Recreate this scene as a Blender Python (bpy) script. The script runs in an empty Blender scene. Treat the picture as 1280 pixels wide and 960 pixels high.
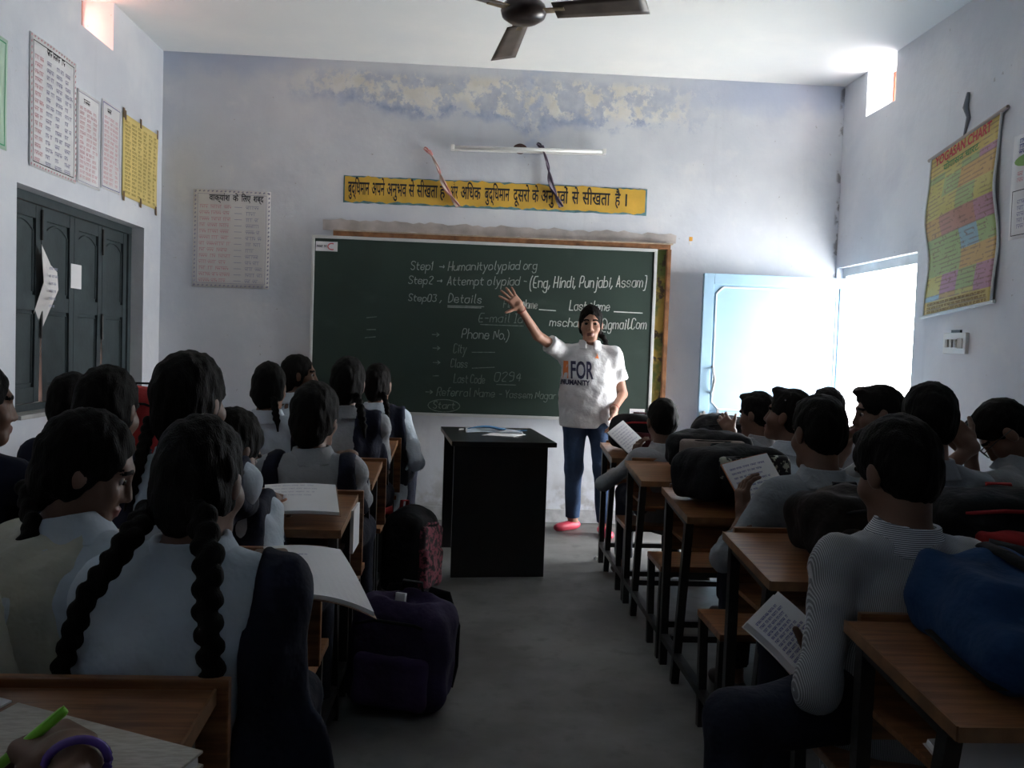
import bpy, bmesh, math, random
import numpy as np
from mathutils import Vector, Matrix
from mathutils.bvhtree import BVHTree

random.seed(7); np.random.seed(7)
SC = bpy.context.scene
COL = SC.collection
PI = math.pi
# ------------------------------------------------------------------ room measures (metres)
D, XL, XR, ZC = 6.133, -2.20, 2.7135, 3.278
YB = -1.6                                  # wall behind the viewer
TH = 0.25                                  # wall thickness

# ------------------------------------------------------------------ camera
cam = bpy.data.cameras.new('camera')
cam.sensor_fit = 'HORIZONTAL'; cam.sensor_width = 36.0
cam.lens = 36.0 * 1050.0 / 1280.0
cam.clip_start = 0.02
camo = bpy.data.objects.new('camera', cam); COL.objects.link(camo)
_yaw, _pit, _rol = 0.0546, 0.0442, 0.0347
_f = Vector((math.sin(_yaw)*math.cos(_pit), math.cos(_yaw)*math.cos(_pit), -math.sin(_pit)))
_r = Vector((math.cos(_yaw), -math.sin(_yaw), 0)); _u = _r.cross(_f)
_r2 = _r*math.cos(_rol) + _u*math.sin(_rol); _u2 = -_r*math.sin(_rol) + _u*math.cos(_rol)
camo.matrix_world = Matrix(((_r2.x, _u2.x, -_f.x, 0.0), (_r2.y, _u2.y, -_f.y, 0.0), (_r2.z, _u2.z, -_f.z, 1.284), (0, 0, 0, 1)))
SC.camera = camo

# ------------------------------------------------------------------ daylight and exposure
world = bpy.data.worlds.new('daylight'); SC.world = world; world.use_nodes = True
_bg = world.node_tree.nodes['Background']
_bg.inputs[0].default_value = (0.97, 0.985, 1.0, 1); _bg.inputs[1].default_value = 9.0
def portal(name, loc, rot, sx, sy):
    l = bpy.data.lights.new(name, 'AREA'); l.shape = 'RECTANGLE'; l.size = sx; l.size_y = sy
    l.cycles.is_portal = True
    o = bpy.data.objects.new(name, l); COL.objects.link(o); o.location = loc; o.rotation_euler = rot
portal('door_daylight_portal', (XR+TH+.01, 5.555, .975), (0, PI/2, 0), 1.95, 1.12)
portal('vent_daylight_portal', (XR+TH+.01, 5.58, 3.12), (0, PI/2, 0), .32, .40)
portal('vent_daylight_portal', (XL-TH-.01, 5.09, 3.135), (0, -PI/2, 0), .30, .43)
_sun = bpy.data.lights.new('sun', 'SUN'); _sun.energy = 18.0; _sun.angle = .01; _sun.color = (1, .96, .88)
_so = bpy.data.objects.new('sun', _sun); COL.objects.link(_so); _so.rotation_euler = (math.radians(24), math.radians(18), 0)
SC.view_settings.view_transform = 'Standard'; SC.view_settings.look = 'None'
SC.view_settings.gamma = 1.0; SC.view_settings.use_curve_mapping = False
SC.view_settings.exposure = 1.68
SC.cycles.max_bounces = 10; SC.cycles.diffuse_bounces = 7

# ------------------------------------------------------------------ materials
MATS = {}
def mat(name, col, rough=.6, var=.0, scale=8.0, bump=0.0, bscale=60.0, metal=0.0, spec=.5, col2=None, stretch=None, bdist=.004, trans=0.0):
    """plain procedural material: colour varied by noise, fine relief by noise"""
    if name in MATS: return MATS[name]
    m = bpy.data.materials.new(name); m.use_nodes = True; MATS[name] = m
    nt = m.node_tree; N = nt.nodes; L = nt.links; b = N['Principled BSDF']
    b.inputs['Roughness'].default_value = rough; b.inputs['Metallic'].default_value = metal
    b.inputs['Specular IOR Level'].default_value = spec
    b.inputs['Base Color'].default_value = (*col, 1)
    tc = N.new('ShaderNodeTexCoord'); mp = N.new('ShaderNodeMapping'); L.new(tc.outputs['Object'], mp.inputs[0])
    if stretch: mp.inputs['Scale'].default_value = stretch
    if var or col2:
        n = N.new('ShaderNodeTexNoise'); n.inputs['Scale'].default_value = scale; n.inputs['Detail'].default_value = 6
        L.new(mp.outputs[0], n.inputs['Vector'])
        r = N.new('ShaderNodeValToRGB'); L.new(n.outputs[0], r.inputs[0])
        c2 = col2 or tuple(min(1, c*(1+var)) for c in col)
        c1 = col if col2 else tuple(c*(1-var) for c in col)
        r.color_ramp.elements[0].position = .32; r.color_ramp.elements[0].color = (*c1, 1)
        r.color_ramp.elements[1].position = .68; r.color_ramp.elements[1].color = (*c2, 1)
        L.new(r.outputs[0], b.inputs['Base Color'])
    if bump:
        n2 = N.new('ShaderNodeTexNoise'); n2.inputs['Scale'].default_value = bscale; n2.inputs['Detail'].default_value = 4
        L.new(mp.outputs[0], n2.inputs['Vector'])
        bp = N.new('ShaderNodeBump'); bp.inputs['Strength'].default_value = bump; bp.inputs['Distance'].default_value = bdist
        L.new(n2.outputs[0], bp.inputs['Height']); L.new(bp.outputs[0], b.inputs['Normal'])
    return m

class NB:
    """little node-graph writer"""
    def __init__(s, name, rough=.8):
        s.m = bpy.data.materials.new(name); s.m.use_nodes = True; MATS[name] = s.m
        s.N = s.m.node_tree.nodes; s.L = s.m.node_tree.links; s.b = s.N['Principled BSDF']
        s.b.inputs['Roughness'].default_value = rough
        t = s.N.new('ShaderNodeTexCoord'); s.obj = t.outputs['Object']; s.uv = t.outputs['UV']
        x = s.N.new('ShaderNodeSeparateXYZ'); s.L.new(s.obj, x.inputs[0]); s.x, s.y, s.z = x.outputs
    def put(s, sock, v):
        if hasattr(v, 'is_output'): s.L.new(v, sock)
        elif isinstance(v, tuple) and len(v) == 3: sock.default_value = (*v, 1)
        else: sock.default_value = v
    def mth(s, op, a, b=0.0, c=False):
        n = s.N.new('ShaderNodeMath'); n.operation = op; n.use_clamp = c
        s.put(n.inputs[0], a); s.put(n.inputs[1], b); return n.outputs[0]
    def noise(s, scale, detail=5, vec=None, rough=.55):
        n = s.N.new('ShaderNodeTexNoise'); n.inputs['Scale'].default_value = scale; n.inputs['Detail'].default_value = detail
        n.inputs['Roughness'].default_value = rough; s.L.new(vec or s.obj, n.inputs['Vector']); return n.outputs[0]
    def ramp(s, v, a, b):                       # smooth step a..b
        n = s.N.new('ShaderNodeMapRange'); n.interpolation_type = 'SMOOTHSTEP'
        s.put(n.inputs[0], v); n.inputs[1].default_value = a; n.inputs[2].default_value = b; return n.outputs[0]
    def mix(s, f, a, b):
        n = s.N.new('ShaderNodeMix'); n.data_type = 'RGBA'
        s.put(n.inputs[0], f); s.put(n.inputs[6], a); s.put(n.inputs[7], b); return n.outputs[2]
    def vmul(s, v):
        n = s.N.new('ShaderNodeVectorMath'); n.operation = 'MULTIPLY'; s.L.new(s.obj, n.inputs[0]); n.inputs[1].default_value = v; return n.outputs[0]
    def color(s, v): s.put(s.b.inputs['Base Color'], v)
    def bump(s, h, strength=.4, dist=.006):
        n = s.N.new('ShaderNodeBump'); n.inputs['Strength'].default_value = strength; n.inputs['Distance'].default_value = dist
        s.L.new(h, n.inputs['Height']); s.L.new(n.outputs[0], s.b.inputs['Normal'])

def wall_material(name, peel=False):
    w = NB(name, .9)
    base = w.mix(w.ramp(w.noise(1.3, 6), .35, .68), (.60, .632, .69), (.725, .748, .785))
    base = w.mix(w.mth('MULTIPLY', w.ramp(w.noise(5.5, 8), .55, .75), .35), base, (.80, .80, .80))
    streak = w.ramp(w.noise(1.0, 6, w.vmul((9, 9, .9))), .58, .78)
    base = w.mix(w.mth('MULTIPLY', streak, .22), base, (.47, .48, .52))
    low = w.mth('SUBTRACT', 1.0, w.ramp(w.mth('ADD', w.z, w.mth('MULTIPLY', w.noise(4, 6), .5)), .35, .75))
    base = w.mix(w.mth('MULTIPLY', low, w.ramp(w.noise(9, 8), .4, .62)), base, (.40, .40, .40))
    specks = w.ramp(w.noise(26, 2), .74, .78)
    base = w.mix(w.mth('MULTIPLY', specks, .5), base, (.30, .28, .27))
    h = w.noise(14, 8)
    if peel:
        zz = w.mth('ADD', w.z, w.mth('MULTIPLY', w.mth('SUBTRACT', w.noise(2.2, 7), .5), .55))
        xa = w.mth('MULTIPLY', w.ramp(w.x, -1.55, -.75), w.mth('SUBTRACT', 1.0, w.ramp(w.x, 1.1, 2.0)))
        band = w.mth('MULTIPLY', w.mth('MULTIPLY', w.ramp(zz, 2.86, 2.98), xa), w.mth('SUBTRACT', 1.0, w.ramp(w.z, 3.17, 3.25)), True)
        crack = w.ramp(w.noise(6.0, 9, None, .72), .43, .53)
        blue = w.mix(w.ramp(w.noise(18, 6), .35, .7), (.28, .36, .55), (.46, .53, .67))
        cream = w.mix(w.ramp(w.noise(10, 6), .3, .7), (.74, .71, .64), (.84, .83, .79))
        up = w.ramp(w.mth('ADD', zz, w.mth('MULTIPLY', w.noise(6.5, 8, None, .7), .16)), 3.03, 3.11)
        mixed = w.mix(w.mth('MULTIPLY', up, w.mth('SUBTRACT', 1.0, w.mth('MULTIPLY', crack, .62))), w.mix(w.mth('MULTIPLY', crack, .95), base, blue), cream)
        base = w.mix(w.mth('MULTIPLY', band, .92), base, mixed)
        top = w.mth('MULTIPLY', w.ramp(zz, 3.02, 3.22), w.mth('SUBTRACT', 1.0, xa))
        base = w.mix(w.mth('MULTIPLY', top, .55), base, (.40, .47, .64))
        drip = w.mth('MULTIPLY', w.ramp(w.mth('ABSOLUTE', w.mth('SUBTRACT', w.x, .42)), .16, .02), w.ramp(zz, 2.6, 2.85), True)
        base = w.mix(w.mth('MULTIPLY', w.mth('MULTIPLY', drip, w.ramp(w.noise(8, 6), .4, .6)), .7), base, (.45, .52, .68))
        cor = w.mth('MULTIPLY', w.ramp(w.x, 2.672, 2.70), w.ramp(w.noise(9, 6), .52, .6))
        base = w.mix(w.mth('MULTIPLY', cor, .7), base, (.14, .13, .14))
        h = w.mth('ADD', h, w.mth('MULTIPLY', w.mth('MULTIPLY', band, crack), -1.2))
    w.color(base); w.bump(h, .45, .008)
    return w.m
M_WALL = wall_material('distempered_wall')
M_WALLB = wall_material('peeling_distempered_wall', True)
_c = NB('ceiling_whitewash', .95)
_c.color(_c.mix(_c.ramp(_c.noise(1.1, 6), .4, .7), (.80, .83, .84), (.88, .89, .88))); _c.bump(_c.noise(10, 6), .2, .006); M_CEIL = _c.m
_c = NB('worn_cement_floor', .55)
_b = _c.mix(_c.ramp(_c.noise(1.6, 7), .35, .68), (.095, .092, .086), (.19, .188, .182))
_b = _c.mix(_c.mth('MULTIPLY', _c.ramp(_c.noise(9, 8), .52, .7), .5), _b, (.07, .067, .063))
_c.color(_b); _c.bump(_c.noise(22, 8), .25, .004); M_FLOOR = _c.m
_c = NB('brown_wood_laminate', .33)
_g = _c.noise(1.0, 7, _c.vmul((4, 60, 60)), .6)
_b = _c.mix(_c.ramp(_g, .35, .65), (.145, .056, .021), (.29, .130, .055))
_c.color(_c.mix(_c.mth('MULTIPLY', _c.ramp(_c.noise(9, 7), .6, .7), .4), _b, (.085, .036, .017))); _c.bump(_g, .1, .001); M_WOOD = _c.m
M_EDGE = mat('brown_desk_edge', (.22, .11, .05), .45, .25, 20)
M_IRON = mat('black_painted_iron', (.018, .017, .017), .42, .4, 30, .15, 90)
M_SHUT = mat('grey_green_shutter_paint', (.038, .053, .058), .5, .22, 9, .2, 40)
M_TABLE = mat('black_table_laminate', (.008, .007, .008), .3, .4, 10)
M_DOOR = mat('pale_blue_enamel', (.27, .42, .55), .42, .10, 3.0, .12, 12)
M_FRAME = mat('grey_door_frame_paint', (.50, .55, .58), .5, .12, 8)
M_WHITE = mat('white_plastic', (.75, .75, .73), .4, .05)
M_PAPER = mat('white_paper', (.72, .72, .73), .8, .05, 4, .1, 20)
M_PAPER2 = mat('aged_chart_paper', (.68, .66, .65), .8, .06, 3, .12, 14)
M_YPAPER = mat('yellow_chart_paper', (.76, .61, .23), .8, .08, 4, .12, 14)
M_RED = mat('red_ink', (.55, .08, .10), .8); M_PINK = mat('pink_ink', (.62, .36, .39), .8)
M_BLUEINK = mat('blue_ink', (.10, .10, .30), .8); M_BLACKINK = mat('black_ink', (.02, .02, .025), .8)
M_GREYINK = mat('faded_pencil', (.36, .36, .46), .8)
M_OLIVE = mat('olive_ink', (.36, .27, .07), .8)
M_CHALK = mat('chalk', (.34, .37, .34), .95, .2, 60); M_CHALKF = mat('faint_chalk', (.17, .21, .18), .95, .3, 60)
M_CHALKB = mat('bright_chalk', (.62, .64, .60), .95, .1, 60)
_c = NB('green_chalkboard', .62)
_b = _c.mix(_c.ramp(_c.noise(1.5, 5), .3, .7), (.013, .030, .022), (.018, .039, .029))
_c.color(_c.mix(_c.mth('MULTIPLY', _c.ramp(_c.noise(3.0, 8, _c.vmul((1, 1, 2))), .55, .8), .22), _b, (.09, .11, .10))); M_BOARD = _c.m
M_ALU = mat('white_aluminium_trim', (.62, .63, .62), .4, .05, 8, metal=.2)
M_OLDWOOD = mat('old_wooden_frame', (.25, .11, .045), .6, .45, 14, .3, 40)
M_PLASTER = mat('bare_plaster', (.50, .46, .44), .95, .22, 9, .5, 40)
M_BANNER = mat('yellow_painted_paper', (.66, .40, .055), .7, .14, 7, .2, 20)
M_TEAL = mat('teal_underpaint', (.12, .25, .28), .8, .3, 18)
M_SKIN = mat('brown_skin', (.135, .066, .040), .55, .08, 9, .1, 120)
M_SKINT = mat('warm_skin', (.29, .145, .095), .55, .06, 9, .1, 120)
M_LIP = mat('lips', (.17, .062, .05), .5); M_EYEW = mat('eye_white', (.42, .39, .37), .4); M_IRIS = mat('dark_iris', (.015, .009, .006), .2)
M_HAIR = mat('black_hair', (.0045, .0036, .0032), .7, .5, 6, .8, 24, stretch=(14, 14, 2.2), bdist=.004, spec=.12)
def fabric(name, col, var=.08, bump=.35): return mat(name, col, .85, var, 6, bump*2, 9, spec=.2, bdist=.03)
M_SHIRT = fabric('light_blue_school_shirt', (.40, .455, .51)); M_SHIRTG = fabric('grey_school_shirt', (.21, .225, .245))
M_SHIRTP = fabric('pale_grey_shirt', (.26, .27, .285))
M_NAVY = fabric('navy_cloth', (.009, .011, .024), .25); M_TROU = fabric('dark_navy_trousers', (.012, .014, .026), .2)
M_BEIGE = fabric('off_white_dupatta', (.42, .41, .34), .08, .5); M_BLACKC = fabric('black_cloth', (.010, .010, .012), .3)
M_POLO = fabric('white_polo', (.60, .60, .61), .03); M_JEANS = fabric('blue_jeans', (.035, .062, .125), .3)
M_ORANGE = mat('orange_print', (.75, .22, .06), .7); M_DARKPRINT = mat('dark_print', (.02, .02, .06), .7)
M_PINKSHOE = mat('pink_shoe', (.62, .06, .10), .45, .1); M_DARKSHOE = mat('dark_shoe', (.02, .016, .015), .5)
M_MAROON = fabric('maroon_cloth', (.07, .012, .016), .3)
_c = NB('fine_striped_shirt', .85)
_s = _c.mth('GREATER_THAN', _c.mth('SINE', _c.mth('MULTIPLY', _c.x, 1900.0)), .1)
_c.color(_c.mix(_s, (.15, .155, .165), (.36, .37, .39))); _c.bump(_c.noise(14, 4), .35, .006); M_STRIPE = _c.m
_c = NB('fine_striped_collar', .85)
_s = _c.mth('GREATER_THAN', _c.mth('SINE', _c.mth('MULTIPLY', _c.z, 1500.0)), .0)
_c.color(_c.mix(_s, (.10, .11, .13), (.55, .57, .60))); M_STRIPEC = _c.m

# ------------------------------------------------------------------ mesh helpers
def new_obj(name, me, parent=None):
    o = bpy.data.objects.new(name, me); COL.objects.link(o)
    if parent: o.parent = parent
    return o
def tag(o, label=None, cat=None, group=None, kind=None):
    if label: o['label'] = label
    if cat: o['category'] = cat
    if group: o['group'] = group
    if kind: o['kind'] = kind
    return o
def thing(name, label, cat, loc=(0, 0, 0), rz=0.0, group=None):
    o = bpy.data.objects.new(name, None); COL.objects.link(o); o.empty_display_size = .05
    o.location = loc; o.rotation_euler = (0, 0, rz)
    return tag(o, label, cat, group)
class MB:
    """collects polygons, then links them as one mesh object"""
    def __init__(s): s.v = []; s.f = []; s.mi = []
    def add(s, vs, fs, mi=0):
        k = len(s.v); s.v += [tuple(p) for p in vs]; s.f += [tuple(i+k for i in q) for q in fs]; s.mi += [mi]*len(fs); return s
    def box(s, a, b, mi=0):
        (x0, y0, z0), (x1, y1, z1) = a, b
        return s.add([(x0, y0, z0), (x1, y0, z0), (x1, y1, z0), (x0, y1, z0), (x0, y0, z1), (x1, y0, z1), (x1, y1, z1), (x0, y1, z1)],
                     [(0, 3, 2, 1), (4, 5, 6, 7), (0, 1, 5, 4), (1, 2, 6, 5), (2, 3, 7, 6), (3, 0, 4, 7)], mi)
    def bar(s, a, b, w, t=None, up=(0, 0, 1), mi=0):
        a = Vector(a); b = Vector(b); d = (b-a).normalized(); up = Vector(up)
        if abs(d.dot(up)) > .95: up = Vector((0, 1, 0))
        r = d.cross(up).normalized(); u = r.cross(d); t = t or w
        c = [r*i*w/2 + u*j*t/2 for i, j in ((-1, -1), (1, -1), (1, 1), (-1, 1))]
        return s.add([a+q for q in c]+[b+q for q in c], [(3, 2, 1, 0), (4, 5, 6, 7), (0, 1, 5, 4), (1, 2, 6, 5), (2, 3, 7, 6), (3, 0, 4, 7)], mi)
    def tube(s, pts, r, n=8, mi=0, flat=1.0, nrm=(0, 0, 1)):
        pts = [Vector(p) for p in pts]; m = len(pts); vs = []
        rr = r if isinstance(r, (list, tuple)) else [r]*m
        for i, p in enumerate(pts):
            d = (pts[min(i+1, m-1)]-pts[max(i-1, 0)]).normalized(); up = Vector(nrm)
            if abs(d.dot(up)) > .97: up = Vector((.3, 1, .1))
            a = d.cross(up).normalized(); b = a.cross(d)
            for k in range(n):
                t = 2*PI*k/n; vs.append(p + (a*math.cos(t) + b*math.sin(t)*flat)*rr[i])
        fs = [(i*n+k, i*n+(k+1) % n, (i+1)*n+(k+1) % n, (i+1)*n+k) for i in range(m-1) for k in range(n)]
        fs += [tuple(range(n))[::-1], tuple((m-1)*n+k for k in range(n))]
        return s.add(vs, fs, mi)
    def lathe(s, prof, c=(0, 0, 0), n=20, mi=0):
        vs = [(c[0]+r*math.cos(2*PI*k/n), c[1]+r*math.sin(2*PI*k/n), c[2]+z) for r, z in prof for k in range(n)]
        m = len(prof)
        fs = [(i*n+k, i*n+(k+1) % n, (i+1)*n+(k+1) % n, (i+1)*n+k) for i in range(m-1) for k in range(n)]
        fs += [tuple(range(n))[::-1], tuple((m-1)*n+k for k in range(n))]
        return s.add(vs, fs, mi)
    def grid(s, fn, nu, nv, th=0.0, mi=0):
        """surface fn(u,v) with thickness th along its own normal"""
        P = [[Vector(fn(i/nu, j/nv)) for j in range(nv+1)] for i in range(nu+1)]
        vs = [p for row in P for p in row]; W = nv+1
        fs = [(i*W+j, (i+1)*W+j, (i+1)*W+j+1, i*W+j+1) for i in range(nu) for j in range(nv)]
        if th:
            nn = []
            for i in range(nu+1):
                for j in range(nv+1):
                    du = P[min(i+1, nu)][j]-P[max(i-1, 0)][j]; dv = P[i][min(j+1, nv)]-P[i][max(j-1, 0)]
                    nn.append(du.cross(dv).normalized())
            k = len(vs); vs = vs + [vs[q]-nn[q]*th for q in range(k)]
            fs2 = [tuple(q+k for q in f[::-1]) for f in fs]
            rim = [i*W for i in range(nu+1)] + [nu*W+j for j in range(1, W)] + [i*W+nv for i in range(nu-1, -1, -1)] + [j for j in range(nv-1, 0, -1)]
            fs2 += [(rim[q], rim[(q+1) % len(rim)], rim[(q+1) % len(rim)]+k, rim[q]+k)[::-1] for q in range(len(rim))]
            fs = fs + fs2
        return s.add(vs, fs, mi)
    def poly(s, pts, thick, mi=0):
        """flat outline extruded by the vector thick"""
        n = len(pts); t = Vector(thick); P = [Vector(p) for p in pts]
        return s.add(P+[p+t for p in P], [tuple(range(n))[::-1], tuple(range(n, 2*n))] + [(i, (i+1) % n, n+(i+1) % n, n+i) for i in range(n)], mi)
    def build(s, name, mats, parent=None, smooth=False, bevel=0.0):
        me = bpy.data.meshes.new(name); me.from_pydata([tuple(p) for p in s.v], [], s.f)
        for m in (mats if isinstance(mats, (list, tuple)) else [mats]): me.materials.append(m)
        if any(s.mi): me.polygons.foreach_set('material_index', s.mi)
        bm = bmesh.new(); bm.from_mesh(me)
        bmesh.ops.recalc_face_normals(bm, faces=bm.faces)
        if bevel: bmesh.ops.bevel(bm, geom=bm.edges[:], offset=bevel, segments=2, affect='EDGES', profile=.6, clamp_overlap=True)
        bm.to_mesh(me); bm.free()
        if smooth: me.polygons.foreach_set('use_smooth', [True]*len(me.polygons))
        me.update()
        return new_obj(name, me, parent)
def box_obj(name, a, b, m, parent=None, bevel=0.0): return MB().box(a, b).build(name, m, parent, bevel=bevel)
def struct(o): o['kind'] = 'structure'; return o

_DG = None
def text_mesh(body, size=1.0, bold=0.0):
    """flat lettering as vertex/face lists, baseline at y=0, left at x=0; also its width"""
    cu = bpy.data.curves.new('lettering', 'FONT'); cu.body = body; cu.size = size; cu.offset = bold; cu.resolution_u = 3
    o = bpy.data.objects.new('lettering', cu); COL.objects.link(o); bpy.context.view_layer.update()
    me = bpy.data.meshes.new_from_object(o.evaluated_get(bpy.context.evaluated_depsgraph_get()))
    vs = [tuple(v.co) for v in me.vertices]; fs = [tuple(p.vertices) for p in me.polygons]
    bpy.data.objects.remove(o); bpy.data.curves.remove(cu); bpy.data.meshes.remove(me)
    xs = [v[0] for v in vs] or [0]
    return vs, fs, min(xs), max(xs)
def lettering(body, width, height, fn, m, parent, name='lettering', bold=0.0):
    """text fitted to width (None: natural) with em size height, each point mapped by fn(x,y) -> world"""
    vs, fs, x0, x1 = text_mesh(body, height, bold)
    k = (width/(x1-x0)) if width else 1.0
    mb = MB(); mb.add([fn((v[0]-x0)*k, v[1]) for v in vs], fs)
    return mb.build(name, m, parent)
# ------------------------------------------------------------------ implicit-surface modelling (bodies, clothes, hair, bags)
def V3(*a): return np.array(a if len(a) == 3 else a[0], dtype=float)
def nrm(v): v = np.asarray(v, float); return v/(np.linalg.norm(v)+1e-9)
def rotm(yaw=0, pitch=0, roll=0):
    y, p, r = map(math.radians, (yaw, pitch, roll))
    Rz = np.array([[math.cos(y), -math.sin(y), 0], [math.sin(y), math.cos(y), 0], [0, 0, 1]])
    Rx = np.array([[1, 0, 0], [0, math.cos(p), -math.sin(p)], [0, math.sin(p), math.cos(p)]])
    Ry = np.array([[math.cos(r), 0, math.sin(r)], [0, 1, 0], [-math.sin(r), 0, math.cos(r)]])
    return Rz @ Rx @ Ry
def cone(a, b, ra, rb, k=.03, flat=None, op='u', cut=None):
    """capsule with two radii; flat=(dir,factor) thins it along dir; cut=[(point,normal)...] clips it"""
    return dict(t='c', a=V3(a), b=V3(b), ra=ra, rb=rb, k=k, flat=flat, op=op, cut=cut or [])
def ell(c, r, R=None, k=.03, op='u'): return dict(t='e', c=V3(c), r=V3(r), R=np.eye(3) if R is None else R, k=k, op=op, cut=[])
def rbox(c, h, rad, R=None, k=.03, op='u'): return dict(t='b', c=V3(c), h=V3(h), rad=rad, R=np.eye(3) if R is None else R, k=k, op=op, cut=[])
def infl(p, d, k=None):
    q = dict(p)
    if p['t'] == 'c': q['ra'] = p['ra']+d; q['rb'] = p['rb']+d
    elif p['t'] == 'e': q['r'] = p['r']+d
    else: q['rad'] = p['rad']+d
    if k: q['k'] = k
    return q
def pbox(p):
    if p['t'] == 'c':
        r = max(p['ra'], p['rb']); return np.minimum(p['a'], p['b'])-r, np.maximum(p['a'], p['b'])+r
    if p['t'] == 'e': e = np.abs(p['R']) @ p['r']
    else: e = np.abs(p['R']) @ (p['h']+p['rad'])
    return p['c']-e, p['c']+e
def peval(p, X, Y, Z):
    if p['t'] == 'c':
        a = p['a']; ba = p['b']-a; L2 = max(1e-9, float(ba @ ba))
        x, y, z = X-a[0], Y-a[1], Z-a[2]
        t = np.clip((x*ba[0]+y*ba[1]+z*ba[2])/L2, 0, 1)
        qx, qy, qz = x-t*ba[0], y-t*ba[1], z-t*ba[2]
        if p['flat']:
            v, e = p['flat']; s = (qx*v[0]+qy*v[1]+qz*v[2])*(1/e-1)
            qx, qy, qz = qx+v[0]*s, qy+v[1]*s, qz+v[2]*s
        d = np.sqrt(qx*qx+qy*qy+qz*qz)-(p['ra']+(p['rb']-p['ra'])*t)
        if p['flat']: d = d*.8
    else:
        R = p['R']; c = p['c']; x, y, z = X-c[0], Y-c[1], Z-c[2]
        lx = x*R[0, 0]+y*R[1, 0]+z*R[2, 0]; ly = x*R[0, 1]+y*R[1, 1]+z*R[2, 1]; lz = x*R[0, 2]+y*R[1, 2]+z*R[2, 2]
        if p['t'] == 'e':
            r = p['r']; k0 = np.sqrt((lx/r[0])**2+(ly/r[1])**2+(lz/r[2])**2); k1 = np.sqrt((lx/r[0]**2)**2+(ly/r[1]**2)**2+(lz/r[2]**2)**2)
            d = k0*(k0-1)/(k1+1e-6)
        else:
            h = p['h']; ax, ay, az = np.abs(lx)-h[0], np.abs(ly)-h[1], np.abs(lz)-h[2]
            d = np.sqrt(np.maximum(ax, 0)**2+np.maximum(ay, 0)**2+np.maximum(az, 0)**2)+np.minimum(np.maximum(ax, np.maximum(ay, az)), 0)-p['rad']
    for (q, n) in p['cut']:
        d = np.maximum(d, (X-q[0])*n[0]+(Y-q[1])*n[1]+(Z-q[2])*n[2])
    return d
def smin(a, b, k):
    if k <= 0: return np.minimum(a, b)
    h = np.clip(.5+.5*(b-a)/k, 0, 1); return b*(1-h)+a*h-k*h*(1-h)
_CO = [(0, 0, 0), (1, 0, 0), (0, 1, 0), (1, 1, 0), (0, 0, 1), (1, 0, 1), (0, 1, 1), (1, 1, 1)]
_ED = [(0, 1), (2, 3), (4, 5), (6, 7), (0, 2), (1, 3), (4, 6), (5, 7), (0, 4), (1, 5), (2, 6), (3, 7)]
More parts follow.
